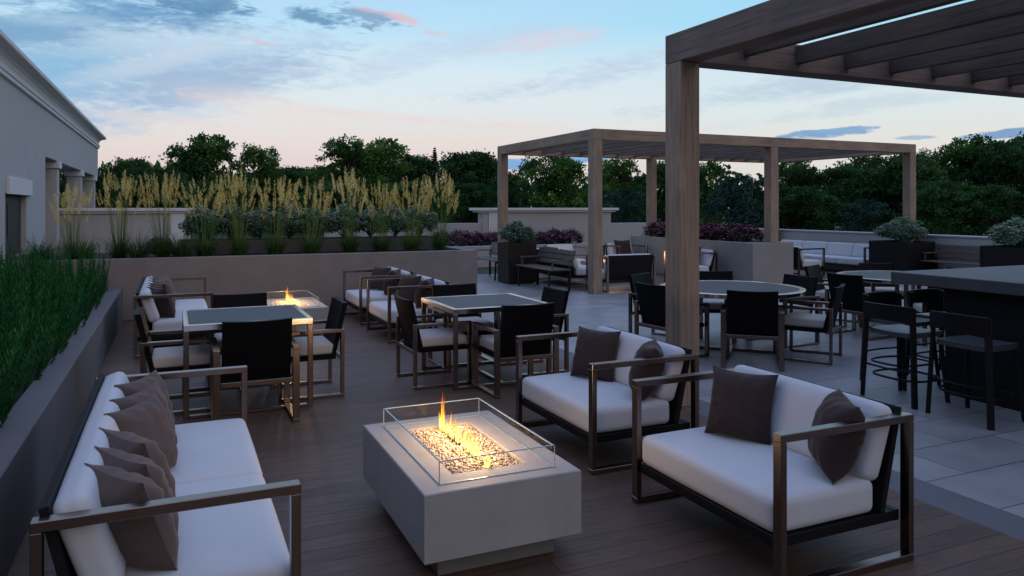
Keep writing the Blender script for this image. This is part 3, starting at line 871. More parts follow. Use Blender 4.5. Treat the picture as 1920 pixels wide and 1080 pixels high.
# fire tables --------------------------------------------------------
def make_pit(label, loc, group):
    t = thing('fire_pit_table', label, 'fire pit', loc, 0, group)
    hx, hy, z0, z1 = .395, .59, .11, .42; ix, iy = .19, .385
    def ring(x, y, z): return [(-x, -y, z), (x, -y, z), (x, y, z), (-x, y, z)]
    b = .005
    lv = [ring(hx - b, hy - b, z0), ring(hx, hy, z0 + b), ring(hx, hy, z1 - b), ring(hx - b, hy - b, z1), ring(ix + .003, iy + .003, z1), ring(ix, iy, z1 - .003), ring(ix, iy, z1 - .04)]
    vs = [p for r_ in lv for p in r_]; fs = [(3, 2, 1, 0)]
    for i in range(len(lv) - 1):
        for k in range(4): fs.append((i * 4 + k, i * 4 + (k + 1) % 4, i * 4 + 4 + (k + 1) % 4, i * 4 + 4 + k))
    e = (len(lv) - 1) * 4; fs.append((e, e + 1, e + 2, e + 3))
    # upright creases so that the corners are softened too
    MB().add(vs, fs).build('body', M['cast'], t)
    MB().box(-.30, .30, -.49, .49, 0, .1095, .004).build('plinth', M['plinth'], t)
    # glass guard
    gx, gy, zt = .295, .50, .528; th = .008; mb = MB()
    mb.box(-gx, gx, -gy, -gy + th, z1 + .006, zt - .004, 0); mb.box(-gx, gx, gy - th, gy, z1 + .006, zt - .004, 0)
    mb.box(-gx, -gx + th, -gy + th + .001, gy - th - .001, z1 + .006, zt - .004, 0); mb.box(gx - th, gx, -gy + th + .001, gy - th - .001, z1 + .006, zt - .004, 0)
    gl = mb.build('glass_guard', M['glass'], t)
    mb = MB()
    for za, zb in ((zt - .0035, zt), (z1 + .0008, z1 + .0040)):
        w = th if za > .5 else .005
        mb.box(-gx, gx, -gy, -gy + w, za, zb, 0); mb.box(-gx, gx, gy - w, gy, za, zb, 0)
        mb.box(-gx, -gx + w, -gy + w, gy - w, za, zb, 0); mb.box(gx - w, gx, -gy + w, gy - w, za, zb, 0)
    for sx in (-1, 1):
        for sy in (-1, 1):
            x, y = sx * (gx + .001), sy * (gy + .001)
            mb.box(x - .002, x + .002, y - .002, y + .002, z1 + .003, zt - .003, 0)
    mb.build('glass_edge', M['edge'], gl)
    # pebbles
    rr = random.Random(5)
    bm = bmesh.new(); bmesh.ops.create_icosphere(bm, subdivisions=1, radius=1); bm.normal_update()
    V0 = [v.co.copy() for v in bm.verts]; F0 = [tuple(v.index for v in f.verts) for f in bm.faces]; bm.free()
    mb = MB(); nx, ny = 26, 54
    for i in range(nx):
        for j in range(ny):
            x = -ix + .012 + (2 * ix - .024) * (i + rr.uniform(.1, .9)) / nx
            y = -iy + .012 + (2 * iy - .024) * (j + rr.uniform(.1, .9)) / ny
            if abs(x) < .016 and rr.random() < .75: continue
            r = rr.uniform(.0062, .0105); rt_ = Matrix.Rotation(rr.uniform(0, 6.3), 3, 'Z') @ Matrix.Rotation(rr.uniform(-.5, .5), 3, 'X')
            sc = (rr.uniform(.8, 1.35), rr.uniform(.8, 1.25), rr.uniform(.6, .9))
            c = Vector((x, y, z1 - .014 + rr.uniform(-.004, .008)))
            mb.add([c + rt_ @ Vector((p.x * r * sc[0], p.y * r * sc[1], p.z * r * sc[2])) for p in V0], F0, smooth=True, tint=rr.random())
    pb_ = mb.build('pebbles', M['pebble'], t); pb_['kind'] = 'stuff'
    MB().box(-.012, .012, -.36, .36, z1 - .036, z1 - .012, .002).build('burner', M['black_metal'], t)
    # flames: thin tongues in a line
    mb = MB(); rr = random.Random(3)
    tongues = []
    for k in range(30):
        s_ = rr.uniform(-.26, .30)
        big = .5 + .5 * sin(s_ * 17 + 1.2) * sin(s_ * 7 - .6)
        tongues.append((s_, rr.uniform(.045, .09) + .085 * max(0, big) * rr.uniform(.5, 1.1), rr.uniform(.0022, .0044)))
    for k in range(14): tongues.append((.325 + rr.uniform(-.035, .03), rr.uniform(.09, .17), rr.uniform(.004, .007)))
    tongues += [(.332, .225, .009), (.322, .205, .008), (.318, .18, .009), (-.17, .15, .008), (-.05, .16, .006), (.09, .15, .006), (.19, .15, .007), (-.20, .12, .009)]
    for k in range(6): tongues.append((-.345 + rr.uniform(-.02, .02), rr.uniform(.04, .075), rr.uniform(.004, .007)))
    for y, hgt, r in tongues:
        x = rr.uniform(-.008, .008); ph = rr.uniform(0, 6); m = 8; n = 6; vs = []; tt = []
        for i in range(m):
            f = i / (m - 1); rad = r * (.55 + 1.3 * f) if f < .25 else r * (1 - f) ** .75 * 1.05
            ox = x + .007 * sin(f * 5 + ph) * f; oy = y + .008 * sin(f * 4 + ph * 1.7) * f
            for q in range(n):
                a = 2 * pi * q / n; vs.append((ox + rad * cos(a), oy + rad * sin(a), z1 - .008 + hgt * f)); tt.append(min(1, f * (.55 + hgt * 2.6)))
        fs = []; tn = []
        for i in range(m - 1):
            for q in range(n):
                f_ = (i * n + q, i * n + (q + 1) % n, (i + 1) * n + (q + 1) % n, (i + 1) * n + q); fs.append(f_); tn.append(tuple(tt[p] for p in f_))
        mb.add(vs, fs, smooth=True, tint=tn)
    mb.build('fire', M['flame'], t)['kind'] = 'stuff'
    for y, e in ((.27, 5.4), (.0, 5.4), (-.24, 4.7)):
        l = bpy.data.lights.new('fire_glow', 'POINT'); l.energy = e; l.color = (1, .62, .30); l.shadow_soft_size = .05
        o = bpy.data.objects.new('fire_glow', l); COL.objects.link(o); o.parent = t; o.location = (0, y, .545)
    return t


GF = 'cast stone fire tables'
pit = make_pit('grey cast stone fire table with glass guard burning in the foreground', (1.40, 3.775, 0), GF)
dup(pit, (1.40, 10.29, 0), 0, 'grey fire table burning at the far end of the deck by the planter wall')
dup(pit, (9.42, 15.3, 0), R(90), 'fire table under the far pergola with flames showing over a loveseat')

# bar ----------------------------------------------------------------
BX, BY, BZ = 6.20, 5.05, 1.08
bar = thing('bar_counter', 'dark bar counter with thick grey stone top at the right edge', 'bar', (BX, BY, 0))
MB().box(0, 3.8, -6.5, 0, BZ - .105, BZ, .006).build('counter_top', M['bar_stone'], bar)
MB().box(.18, 3.6, -6.3, -.42, 0, BZ - .1055, .006).build('base', M['bar_base'], bar)
bd_ = thing('serving_board', 'brown wooden board lying on the stone bar top at the right edge', 'board', (7.9, 4.55, BZ + .001))
MB().box(-.12, .42, -.17, .17, 0, .022, .006, 0).build('board', M['timber'], bd_)


def make_stool(label, loc, rz, group):
    """faces local +y, low curved back at -y"""
    t = thing('bar_stool', label, 'bar stool', loc, rz, group)
    sh, bh = .62, .845
    for sx in (-1, 1):
        MB().bar((sx * .235, .225, 0), (sx * .195, .175, sh - .03), .034, .034, .004).build('leg', M['stool_black'], t)
        MB().bar((sx * .262, -.225, 0), (sx * .222, -.20, bh - .01), .046, .034, .004).build('leg', M['stool_black'], t)
    n = 12; vs = []
    for i in range(n + 1):
        for j in range(n + 1):
            u, v = -1 + 2 * i / n, -1 + 2 * j / n
            x, y = u * .215 * (1 - .05 * v * v), v * .205 * (1 - .04 * u * u)
            vs.append((x, y, sh - .018 * (1 - u * u) * (1 - .5 * v * v)))
    fs = [(i * (n + 1) + j, (i + 1) * (n + 1) + j, (i + 1) * (n + 1) + j + 1, i * (n + 1) + j + 1) for i in range(n) for j in range(n)]
    k = len(vs); vs += [(x, y, sh - .045) for x, y, z in vs]
    fs += [tuple(k + q for q in f[::-1]) for f in fs]
    rim = [i * (n + 1) for i in range(n + 1)] + [n * (n + 1) + j for j in range(1, n + 1)] + [i * (n + 1) + n for i in range(n - 1, -1, -1)] + [j for j in range(n - 1, 0, -1)]
    fs += [(rim[q], rim[(q + 1) % len(rim)], k + rim[(q + 1) % len(rim)], k + rim[q]) for q in range(len(rim))]
    MB().add(vs, [f[::-1] if False else f for f in fs], smooth=False).build('seat', M['stool_seat'], t)
    pts = [(-.235, .12), (-.245, -.02), (-.225, -.17), (-.12, -.232), (0, -.245), (.12, -.232), (.225, -.17), (.245, -.02), (.235, .12)]
    n = 24; vs = []; fs = []
    for i in range(n + 1):        # bowed back band
        u = -1 + 2 * i / n; x = u * .245; y = -.205 - .045 * (1 - u * u); hgt = .135
        for (dy, z) in ((0, bh - hgt), (-.022, bh - hgt), (-.026, bh), (-.004, bh)): vs.append((x, y + dy, z + .004 * (1 - u * u)))
    for i in range(n):
        for q in range(4): fs.append((i * 4 + q, i * 4 + (q + 1) % 4, i * 4 + 4 + (q + 1) % 4, i * 4 + 4 + q))
    fs += [(3, 2, 1, 0), (n * 4, n * 4 + 1, n * 4 + 2, n * 4 + 3)]
    MB().add(vs, fs).build('backrest', M['stool_black'], t)
    mb = MB(); q = []
    for i in range(33):
        a = 2 * pi * i / 32; ca, sa = cos(a), sin(a)
        q.append((.245 * (abs(ca) ** .7) * (1 if ca > 0 else -1), .215 * (abs(sa) ** .7) * (1 if sa > 0 else -1), .21 + .0 * sa))
    mb.tube(q, .010, 8, False); mb.build('footrest', M['stool_black'], t)
    mb = MB(); mb.tube([(-.24, -.205, .29), (0, -.235, .29), (.24, -.205, .29)], .009, 8); mb.build('stretcher', M['stool_black'], t)
    return t


GS = 'black bar stools'
st = make_stool('black bar stool at the counter corner, second from the right', (5.88, 4.635, 0), R(-90), GS)
dup(st, (5.88, 3.99, 0), R(-90), 'black bar stool nearest the camera at the right edge of the picture')
dup(st, (6.38, 5.08, 0), R(180), 'black bar stool round the counter corner, behind the left stool')
dup(st, (7.0, 5.08, 0), R(180), 'black bar stool furthest along the back side of the counter')


# benches ------------------------------------------------------------
def make_bench(label, loc, rz, group, L=1.66):
    t = thing('slatted_bench', label, 'bench', loc, rz, group)    # faces local +y
    mb = MB()
    for i in range(4): mb.box(-L / 2, L / 2, -.19 + i * .115, -.19 + i * .115 + .105, .43, .455, .004)
    mb.build('seat', M['benchwood'], t)
    mb = MB(); 
    for i in range(3):
        z = .56 + i * .105; y = -.245 - i * .03
        mb.bar((-L / 2 + .02, y, z), (L / 2 - .02, y, z), .022, .095, .004, up=(0, -.28, 1))
    mb.build('backrest', M['benchwood'], t)
    for sx in (-1, 1):
        x = sx * (L / 2 - .12)
        mb = MB(); mb.bar((x, .24, 0), (x, .22, .428), .05, .03, .003); mb.build('leg', M['black_metal'], t)
        mb = MB(); mb.bar((x, -.22, 0), (x, -.225, .428), .05, .04, .003); mb.bar((x, -.225, .43), (x, -.325, .80), .045, .025, .003); mb.build('leg', M['black_metal'], t)
        mb = MB(); mb.bar((x, -.19, .405), (x, .21, .405), .04, .03, .003); mb.build('seat_support', M['black_metal'], t)
        mb = MB(); mb.bar((x, .16, .457), (x, .15, .61), .03, .03, .003); mb.box(x - .04, x + .04, -.24, .20, .611, .637, .005); mb.build('armrest', M['benchwood'], t)
    return t


GB = 'slatted benches'
bn = make_bench('brown slatted bench in front of the far pergola lounge, right of the dark planter', (7.0, 14.02, 0), R(90), GB)
dup(bn, (7.0, 16.75, 0), R(90), 'brown slatted bench left of the dark planter, on the lawn edge')
dup(bn, (16.1, 11.35, 0), R(90), 'dark slatted bench between two planters under the right boundary wall')


# ================================================================== PLANTS
def leafquad(mb, c, d, up, L, W, tint):
    """one leaf as a folded diamond"""
    d = d.normalized(); s = d.cross(up)
    if s.length < 1e-3: s = d.cross(Vector((1, 0, 0)))
    s.normalize()
    mb.add([c, c + d * L * .5 + s * W / 2, c + d * L, c + d * L * .5 - s * W / 2], [(0, 1, 2, 3)], tint=tint)


def rvec(rr):
    while True:
        v = Vector((rr.uniform(-1, 1), rr.uniform(-1, 1), rr.uniform(-1, 1)))
        if .01 < v.length < 1: return v.normalized()


def tree_meshes(seed, W, H, base, nclump, nleaf, L, kind):
    """crown of leaf clumps carried on limbs; returns builders trunk, crown"""
    rr = random.Random(seed); tk = MB(); cr = MB()
    ht = H * .55
    pts = [Vector((0, 0, -.05)), Vector((rr.uniform(-.1, .1), rr.uniform(-.1, .1), ht * .5)), Vector((rr.uniform(-.25, .25), rr.uniform(-.25, .25), ht))]
    r0 = H * .022
    tk.tube(pts, [r0 * 1.3, r0 * .85, r0 * .45], 8)
    lobes = [(Vector((rr.uniform(-.55, .55) * W / 2, rr.uniform(-.5, .5) * W / 2, rr.uniform(base + .25 * (H - base), H * .9))), rr.uniform(.3, .52) * W / 2) for _ in range(9)]
    lobes.append((Vector((0, 0, H * .72)), W * .3)); lobes.append((Vector((rr.uniform(-.1, .1), 0, H * .86)), W * .16))
    for k in range(nclump):
        lc_, lr = rr.choice(lobes)
        d = rvec(rr); d.z = d.z * .8 + .15
        c = lc_ + d * lr * rr.uniform(.65, 1.08)
        c.z = min(max(c.z, base), H)
        rad = rr.uniform(.22, .5) * W / 6.5 * 1.5
        if k % 3 == 0:
            a = pts[1].lerp(pts[2], rr.uniform(0, 1)); mid = a.lerp(c, .55) + Vector((0, 0, -.12 * (c - a).length))
            tk.tube([a, mid, c], [r0 * .3, r0 * .18, r0 * .05], 5, False)
        tone = rr.uniform(0, .55)
        for _ in range(nleaf):
            q = rvec(rr) * rad * rr.random() ** .45; q.z *= .55
            dd = rvec(rr); dd.z -= .15
            leafquad(cr, c + q, dd, rvec(rr), L * rr.uniform(.6, 1.25), L * rr.uniform(.35, .6), min(1, max(0, tone * 1.3 + rr.uniform(0, .28))))
    return tk, cr


def conifer_meshes(seed, W, H):
    rr = random.Random(seed); tk = MB(); cr = MB()
    tk.tube([(0, 0, -.05), (0, 0, H * .96)], [H * .018, .01], 7)
    z = H * .08
    while z < H:
        f = 1 - z / H; n = 11
        for k in range(n):
            a = rr.uniform(0, 6.28); Lb = W / 2 * (f ** .9) * rr.uniform(.6, 1.1) + .015
            for s_ in range(26):
                t_ = rr.random(); p = Vector((cos(a) * Lb * t_, sin(a) * Lb * t_, z + .12 * Lb * t_ - .25 * Lb * t_ * t_))
                leafquad(cr, p, Vector((cos(a) * .8, sin(a) * .8, .35)) + rvec(rr) * .8, rvec(rr), .06 + .2 * f ** .5, .07, rr.random() * .8)
        z += .17
    return tk, cr


TREE = {}
def tree_type(key, seed, W, H, base, nc, nl, L, mat, kind=None):
    tk, cr = conifer_meshes(seed, W, H) if kind == 'conifer' else tree_meshes(seed, W, H, base, nc, nl, L, kind)
    TREE[key] = (tk, cr, mat, H, W)


tree_type('broad', 41, 6.4, 6.2, 1.0, 210, 60, .24, 'leaf')
tree_type('round', 42, 5.8, 5.6, .6, 210, 58, .23, 'leaf_dark')
tree_type('loose', 43, 5.8, 6.6, 1.0, 160, 54, .24, 'leaf')
tree_type('dense', 44, 6.6, 5.4, .3, 230, 58, .24, 'leaf_dark')
tree_type('blue', 45, 4.6, 4.2, .1, 130, 52, .20, 'leaf_blue')
tree_type('conifer', 46, 2.6, 7.0, .3, 0, 0, .2, 'leaf_blue', 'conifer')
ORI = {}
TL = 'trees beyond the terrace walls'


def tree(key, u, vtop, d, label, wide=1.0, rz=0.0):
    H = TREE[key][3]
    x, y = along_bearing(u, d); top = CAM_H + (HOR - vtop) * d / FPX
    s = top / H
    if key not in ORI:
        t = thing({'conifer': 'conifer_tree', 'blue': 'bushy_tree'}.get(key, 'leafy_tree'), label, 'tree', (x, y, -.03), rz, TL)
        TREE[key][0].build('trunk', M['bark'], t); TREE[key][1].build('crown', M[TREE[key][2]], t)
        ORI[key] = t
    else:
        t = dup(ORI[key], (x, y, -.03), rz, label)
    t.scale = (s * wide, s * wide, s)
    return t


TT = [('round', 236, 300, 44, 'small dark tree beside the building cornice at far left', .9),
      ('broad', 392, 254, 40, 'tall broad tree rising over the grasses left of centre', 1.0),
      ('loose', 478, 268, 43, 'open crowned tree right of the tall broad tree at left', .8),
      ('dense', 300, 322, 36, 'low dark tree below the tall broad tree at left', 1.0),
      ('round', 565, 316, 50, 'low tree in the dip of the skyline left of centre', 1.0),
      ('loose', 652, 254, 42, 'tall loose tree with a wispy top above the middle grasses', .95),
      ('broad', 715, 262, 44, 'full tall tree just left of the small conifer', 1.0),
      ('conifer', 815, 274, 43, 'slim pointed conifer breaking the skyline', .9),
      ('round', 772, 294, 46, 'rounded tree touching the slim conifer on its left', .9),
      ('dense', 858, 298, 44, 'rounded tree right of the slim conifer', .9),
      ('dense', 905, 292, 38, 'dark tree behind the left post of the far pergola', .9),
      ('round', 955, 326, 36, 'low dark tree seen through the left bay of the far pergola', .9),
      ('broad', 1052, 286, 34, 'bright green tree framed by the left bay of the far pergola', 1.0),
      ('loose', 1165, 290, 36, 'open leafed tree behind the far pergola roof edge', .8),
      ('blue', 1170, 352, 29, 'blue green bushy tree behind the parapet end', .9),
      ('round', 1245, 306, 36, 'tree hidden behind the foreground pergola post', .9),
      ('loose', 1330, 296, 34, 'thin leafed tree just right of the foreground post', .8),
      ('blue', 1395, 326, 29, 'blue green bushy tree right of the foreground post', 1.2),
      ('broad', 1480, 300, 34, 'tree right of the middle post of the far pergola', .9),
      ('dense', 1560, 322, 33, 'low dark tree in the right bay of the far pergola', 1.1),
      ('broad', 1625, 296, 34, 'leafy tree at the right bay under the pergola beam', .9),
      ('dense', 1690, 300, 31, 'dark tree behind the rightmost pergola post', 1.0),
      ('loose', 1745, 276, 32, 'open crowned tree right of the rightmost pergola post', .75),
      ('broad', 1812, 262, 32, 'tall tree above the right boundary wall', .95),
      ('round', 1885, 268, 30, 'big dark tree at the right edge of the picture', 1.0),
      ('dense', 1960, 258, 31, 'big tree cut by the right edge of the picture', 1.0),
      ('dense', 1790, 345, 27, 'low dark tree just over the right boundary wall', 1.0),
      ('blue', 1620, 372, 27, 'low blue green bush behind the right bay of the far pergola', 1.1),
      ('dense', 1870, 352, 26, 'low dark tree behind the rightmost planter bush', 1.0),
      ('dense', 1500, 355, 28, 'low dark tree behind the middle post of the far pergola', 1.1),
      ('dense', 760, 345, 34, 'low dark tree behind the right half of the grasses', 1.1),
      ('dense', 430, 345, 33, 'low dark tree behind the left half of the grasses', 1.1),
      ('dense', 880, 350, 31, 'low dark tree right of the last tall grass', .9),
      ('dense', 610, 345, 35, 'low dark tree behind the middle of the grasses', 1.1),
      ('dense', 540, 320, 47, 'low dark tree filling the dip of the skyline left of centre', 1.0),
      ('round', 612, 314, 48, 'rounded dark tree left of the tall loose tree', 1.0),
      ('dense', 255, 316, 47, 'dark tree between the building and the tall broad tree', 1.0),
      ('broad', 335, 300, 46, 'mid green tree just left behind the tall broad tree', .9),
      ('broad', 900, 312, 42, 'mid green tree between the slim conifer and the far pergola', 1.0),
      ('dense', 170, 330, 46, 'low dark tree seen between the building columns', 1.1)]
for i, (k, u, v, d, lb, w) in enumerate(TT): tree(k, u, v, d, lb, w, rz=(i * 2.399) % 6.283)

# far wood: one mass closing the horizon
rr = random.Random(77); mb = MB()
for i in range(900):
    u = rr.uniform(-500, 2450); d = rr.uniform(52, 66)
    x, y = along_bearing(u, d); top = CAM_H + rr.uniform(20, 72) * d / FPX
    c = Vector((x, y, rr.uniform(.2, top))); tone = rr.uniform(0, .5)
    for _ in range(26):
        q = rvec(rr) * rr.uniform(.2, 1.5); q.z *= .7
        leafquad(mb, c + q, rvec(rr), rvec(rr), rr.uniform(.4, .9), rr.uniform(.3, .5), tone + rr.uniform(0, .3))
tag(mb.build('far_woodland', M['leaf_dark']), 'dark distant wood closing the horizon behind the trees', 'woodland', kind='stuff')

# rosemary hedge
rr = random.Random(8); mb = MB()
for i in range(2000):
    y = rr.uniform(1.6, 12.3); x = -rr.uniform(.86, 2.38)
    edge = max(0, (x + 1.1) / .24)
    edge = edge * (1 if y < 11.3 else .2)
    lean = Vector((rr.uniform(-.16, .16) + .32 * edge, rr.uniform(-.16, .16), 1)).normalized()
    hgt = rr.uniform(.34, .80) * (1 - .38 * edge) * (1 + .10 * sin(y * 2.1) * cos(x * 4))
    p0 = Vector((x, y, .42)); tone = rr.uniform(0, .5)
    side = lean.cross(Vector((cos(i), sin(i), 0))).normalized()
    mb.add([p0 - side * .004, p0 + side * .004, p0 + lean * hgt + side * .002, p0 + lean * hgt - side * .002], [(0, 1, 2, 3)], tint=.1)
    nl = 50
    for k in range(nl):
        f = .12 + .88 * (k + rr.random()) / nl; a = k * 2.4 + i
        d = lean * .95 + Vector((cos(a), sin(a), 0)) * .6
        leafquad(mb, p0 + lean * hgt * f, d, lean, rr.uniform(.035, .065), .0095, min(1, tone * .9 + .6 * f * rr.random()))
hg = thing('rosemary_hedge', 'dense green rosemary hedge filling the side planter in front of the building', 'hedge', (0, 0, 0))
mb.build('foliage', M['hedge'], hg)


# ornamental grasses
def blade(mb, p, d0, L, w, droop, tint, seg=5):
    d = d0.normalized(); s = d.cross(Vector((0, 0, 1)))
    if s.length < .05: s = Vector((1, 0, 0))
    s.normalize(); vs = []; q = p.copy(); hz = Vector((d.x, d.y, 0))
    for i in range(seg + 1):
        ww = w * (1 - i / seg) ** .6 + .0006
        vs += [q - s * ww / 2, q + s * ww / 2]
        d = (d + (hz * .55 + Vector((0, 0, -1))) * droop / seg).normalized(); q = q + d * L / seg
    mb.add(vs, [(2 * i, 2 * i + 1, 2 * i + 3, 2 * i + 2) for i in range(seg)], tint=tint)
    return q


def grass_builders(seed, tall):
    rr = random.Random(seed); lo, hi = MB(), MB()
    for k in range(380):
        a = rr.uniform(0, 6.283); o = Vector((cos(a), sin(a), 0)) * rr.uniform(0, .12)
        blade(lo, o, Vector((cos(a) * rr.uniform(.1, .5), sin(a) * rr.uniform(.1, .5), 1)), rr.uniform(.34, .60), rr.uniform(.004, .007), rr.uniform(.9, 2.1), rr.uniform(0, .8))
    if tall:
        for k in range(44):
            a = rr.uniform(0, 6.283); sp = .27 * rr.random() ** .6; H = rr.uniform(.86, 1.20) * (1 - .16 * (sp / .27) ** 2)
            d = Vector((cos(a) * sp, sin(a) * sp, 1)).normalized()
            p0 = Vector((cos(a) * .07, sin(a) * .07, 0))
            q = blade(lo, p0, d, H, .0095, rr.uniform(.0, .12), rr.uniform(.7, 1), 4)
            # feathery plume: short side strands along the top third
            dirs = (q - p0).normalized(); pl = rr.uniform(.20, .36); droop = rr.uniform(.1, .5); ax = Vector((dirs.x, dirs.y, 0))
            for s_ in range(44):
                f = s_ / 44; c = q - dirs * pl * (1 - f) + ax * droop * .10 * f + Vector((0, 0, -.05 * droop * f * f))
                b = rr.uniform(0, 6.283); sd = Vector((cos(b), sin(b), rr.uniform(.5, 1.5))).normalized()
                leafquad(hi, c, sd + dirs * .5, rvec(rr), rr.uniform(.035, .095) * (1.15 - .7 * f), .0068, rr.random())
    return lo, hi


G1 = grass_builders(1, True); G2 = grass_builders(2, True); G3 = grass_builders(3, False); G4 = grass_builders(14, True)
GP1 = {}
def grass(kind, x, y, z, label, s=1.0, rz=0.0, group='tall feather grasses in the long planter'):
    if kind not in GP1:
        t = thing('grass_clump', label, 'grass clump', (x, y, z), rz, group)
        lo, hi = {'a': G1, 'b': G2, 'c': G3, 'd': G4}[kind]
        lo.build('blades', M['grassblade'], t)
        if hi.v: hi.build('plumes', M['plume'], t)
        GP1[kind] = t
    else: t = dup(GP1[kind], (x, y, z), rz, label, group)
    t.scale = (s, s, s)
    return t


pos = [(-.78, 'tall golden feather grass leftmost, right beside the building column'), (-.17, 'tall golden feather grass second from the left'),
       (.46, 'tall golden feather grass third from the left'), (.98, 'tall golden feather grass fourth from the left'),
       (1.54, 'tall golden feather grass fifth from the left'), (2.16, 'tall golden feather grass fifth from the right'),
       (2.80, 'tall golden feather grass fourth from the right'), (3.37, 'tall golden feather grass third from the right'),
       (3.91, 'tall golden feather grass second from the right'), (4.47, 'tall golden feather grass rightmost, at the end of the long planter')]
for i, (x, lb) in enumerate(pos):
    gt = grass('abd'[i % 3], x, 13.2 + .05 * sin(i * 3), .885, lb, 1.0, i * 1.9)
    gt.scale = (.9 + .1 * sin(i * 4.1), .9 + .08 * cos(i * 2.9), .98 + .07 * sin(i * 2.3)); gt.rotation_euler = (.05 * sin(i * 5.3), .05 * sin(i * 3.7), i * 1.9)
grass('a', -1.42, 13.3, .885, 'tall thin feather grass in front of the far building column', .82, 2.2)
for i, (x, y, s, lb) in enumerate(((-1.25, 12.98, .9, 'low dark grass tuft in front of the building columns'), (-.50, 12.98, 1.0, 'low dark grass tuft left of the pink flowers in the long planter'),
                                (.10, 12.98, 1.0, 'low dark grass tuft right of the pink flowers in the long planter'), (-1.8, 13.0, .9, 'low dark grass tuft at the hedge corner near the building'))):
    grass('c', x, y, .885, lb, s, i * 1.3, 'low grass tufts in the long planter')


def shrub_builders(seed, rx, rz_, nleaf, nflow, L, fl, spread=.35):
    rr = random.Random(seed); lf, fw = MB(), MB(); st_ = MB()
    cl = []
    for k in range(80):
        th = math.acos(rr.uniform(-.35, 1)); ph = rr.uniform(0, 6.283); q = rr.uniform(.62, 1.0)
        cl.append((Vector((rx * q * sin(th) * cos(ph), rx * q * sin(th) * sin(ph), max(.0, rz_ * (.42 + .56 * q * cos(th))))), rr.uniform(.14, .27) * rx))
    for k in range(16):
        c = cl[k][0]; st_.tube([(0, 0, 0), (c.x * .4, c.y * .4, c.z * .6), c], [.008, .006, .003], 5, False, tint=.1)
    for k in range(nleaf):
        c, r = rr.choice(cl); p = c + rvec(rr) * r * rr.random() ** .4
        leafquad(lf, p, rvec(rr) + Vector((0, 0, .4)), rvec(rr), L * rr.uniform(.6, 1.3), L * .42, rr.random() * .6 + .4 * min(1, p.z / (rz_ * 1.3)) * rr.random())
    for k in range(nflow):
        c, r = rr.choice(cl); dd = rvec(rr); dd.z = abs(dd.z); p = c + dd * r * 1.12
        t0 = rr.random(); n_ = 5
        for q in range(n_):
            a = q * 2 * pi / n_ + t0 * 6; o = Vector((cos(a), sin(a), .45 + .3 * rr.random()))
            leafquad(fw, p, o, Vector((0, 0, 1)), fl * rr.uniform(.7, 1.2), fl * .7, min(1, max(0, t0 + rr.uniform(-.2, .2))))
    lf.f += [tuple(len(lf.v) + i for i in f) for f in st_.f]; lf.v += st_.v; lf.sm += st_.sm; lf.t += st_.t; lf.al += st_.al
    return lf, fw


SH = {'white': (shrub_builders(5, .27, .44, 3200, 1000, .045, .022), 'flowering_shrub', 'shrubleaf', 'whiteflower'),
      'pink': (shrub_builders(6, .36, .42, 1700, 330, .055, .032), 'flowering_shrub', 'plumleaf', 'pinkflower')}
SHO = {}
def shrub(kind, x, y, z, label, group, s=1.0, rz=0.0, sz=None):
    if kind not in SHO:
        (lf, fw), nm, lm, fm = SH[kind]
        t = thing(nm, label, 'shrub', (x, y, z), rz, group)
        lf.build('foliage', M[lm], t); fw.build('flowers', M[fm], t); SHO[kind] = t
    else: t = dup(SHO[kind], (x, y, z), rz, label, group)
    t.scale = (s, s, sz or s)
    return t


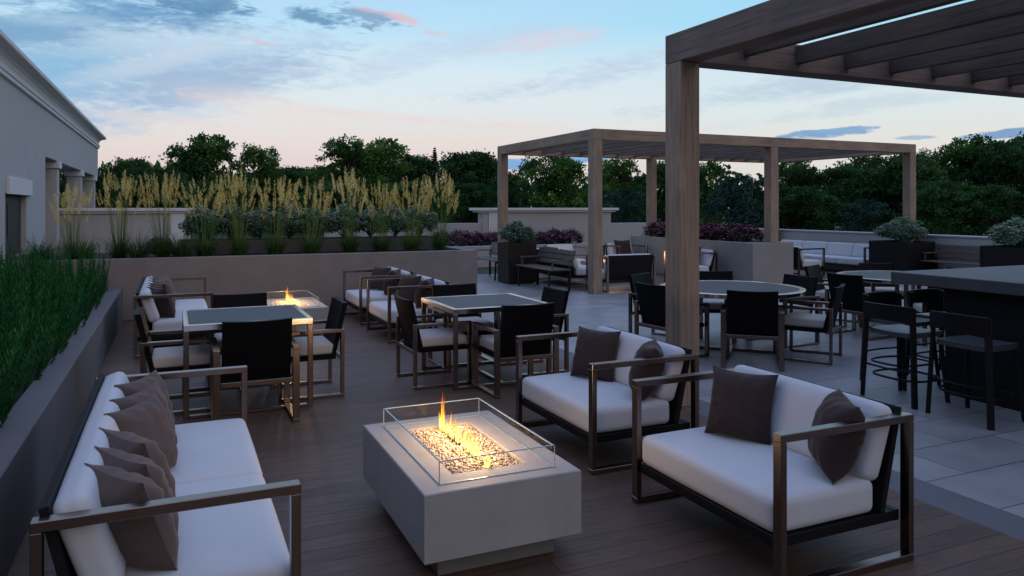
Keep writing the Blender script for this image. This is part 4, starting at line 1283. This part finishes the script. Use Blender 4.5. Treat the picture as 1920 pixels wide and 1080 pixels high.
ordn = ['leftmost', 'second from the left', 'third from the left', 'fourth from the left', 'middle', 'fourth from the right', 'third from the right', 'second from the right', 'rightmost']
for i in range(9):
    shrub('white', .42 + i * .485, 13.92 + .04 * sin(i * 4), 1.13, 'white flowering shrub in the trough behind the grasses, ' + ordn[i], 'white flowering shrubs in the trough', 1.2 + .08 * sin(i * 2.7), i * 1.7)
for i in range(9):
    shrub('pink', 7.05 + i * .52, 20.62 + .1 * sin(i * 3), .49, 'pink flowering shrub in the far flower bed, ' + ordn[i], 'pink shrubs in the far flower bed', 1.1 + .1 * sin(i * 1.9), i * 1.3)
for i in range(7):
    shrub('pink', 11.82, 13.4 + i * .56, .86, 'pink flowering shrub on the planter block, ' + ['nearest', 'second nearest', 'third nearest', 'middle', 'third from its far end', 'second from its far end', 'at its far end'][i], 'pink shrubs in the planter block', 1.1 + .08 * sin(i * 2.2), i * 2.1, .98)
shrub('pink', -.22, 13.45, .885, 'small pink flowering shrub between two dark grass tufts in the long planter', 'pink shrub in the long planter', .7, 1.0)
for i, (x, lb) in enumerate(((7.3, 'left end'), (8.3, 'left third'), (10.2, 'right third'), (10.9, 'right end'))):
    grass('c', x, 21.4, .49, 'green grass tuft behind the pink flowers of the far bed, ' + lb, 1.15, i * 1.1, 'grass tufts in the far flower bed')


# box planters
def box_planter(label, loc, mat, W=.68, D=.62, H=.90):
    t = thing('box_planter', label, 'planter', loc, 0, 'tall dark box planters')
    mb = MB(); w = .03
    mb.box(-W / 2, W / 2, -D / 2, -D / 2 + w, .02, H, .004); mb.box(-W / 2, W / 2, D / 2 - w, D / 2, .02, H, .004)
    mb.box(-W / 2, -W / 2 + w, -D / 2 + w, D / 2 - w, .02, H, .004); mb.box(W / 2 - w, W / 2, -D / 2 + w, D / 2 - w, .02, H, .004)
    mb.build('box', M[mat], t)
    MB().box(-W / 2 + w, W / 2 - w, -D / 2 + w, D / 2 - w, .03, H - .06, 0).build('soil', M['soil'], t)
    MB().box(-W / 2 + .06, W / 2 - .06, -D / 2 + .06, D / 2 - .06, 0, .0195, 0).build('foot', M['black_metal'], t)
    return t


box_planter('tall dark box planter between the two slatted benches, by the far pergola post', (7.0, 15.34, 0), 'rust_planter')
p2 = box_planter('dark box planter beside the rightmost pergola post', (15.9, 12.65, 0), 'dark_planter', .95, 1.05, .88)
dup(p2, (16.0, 9.95, 0), 0, 'dark box planter at the right edge above the bar counter', scale=(1, 1, 1))
shrub('white', 7.0, 15.34, .84, 'white flowering bush in the tall planter between the benches', 'white bushes in the box planters', 1.35, .6, 1.15)
shrub('white', 15.9, 12.65, .82, 'white flowering bush in the planter beside the rightmost pergola post', 'white bushes in the box planters', 1.9, 2.6, 1.3)
shrub('white', 16.0, 9.95, .82, 'white flowering bush in the planter at the right edge of the picture', 'white bushes in the box planters', 2.0, 4.6, 1.3)
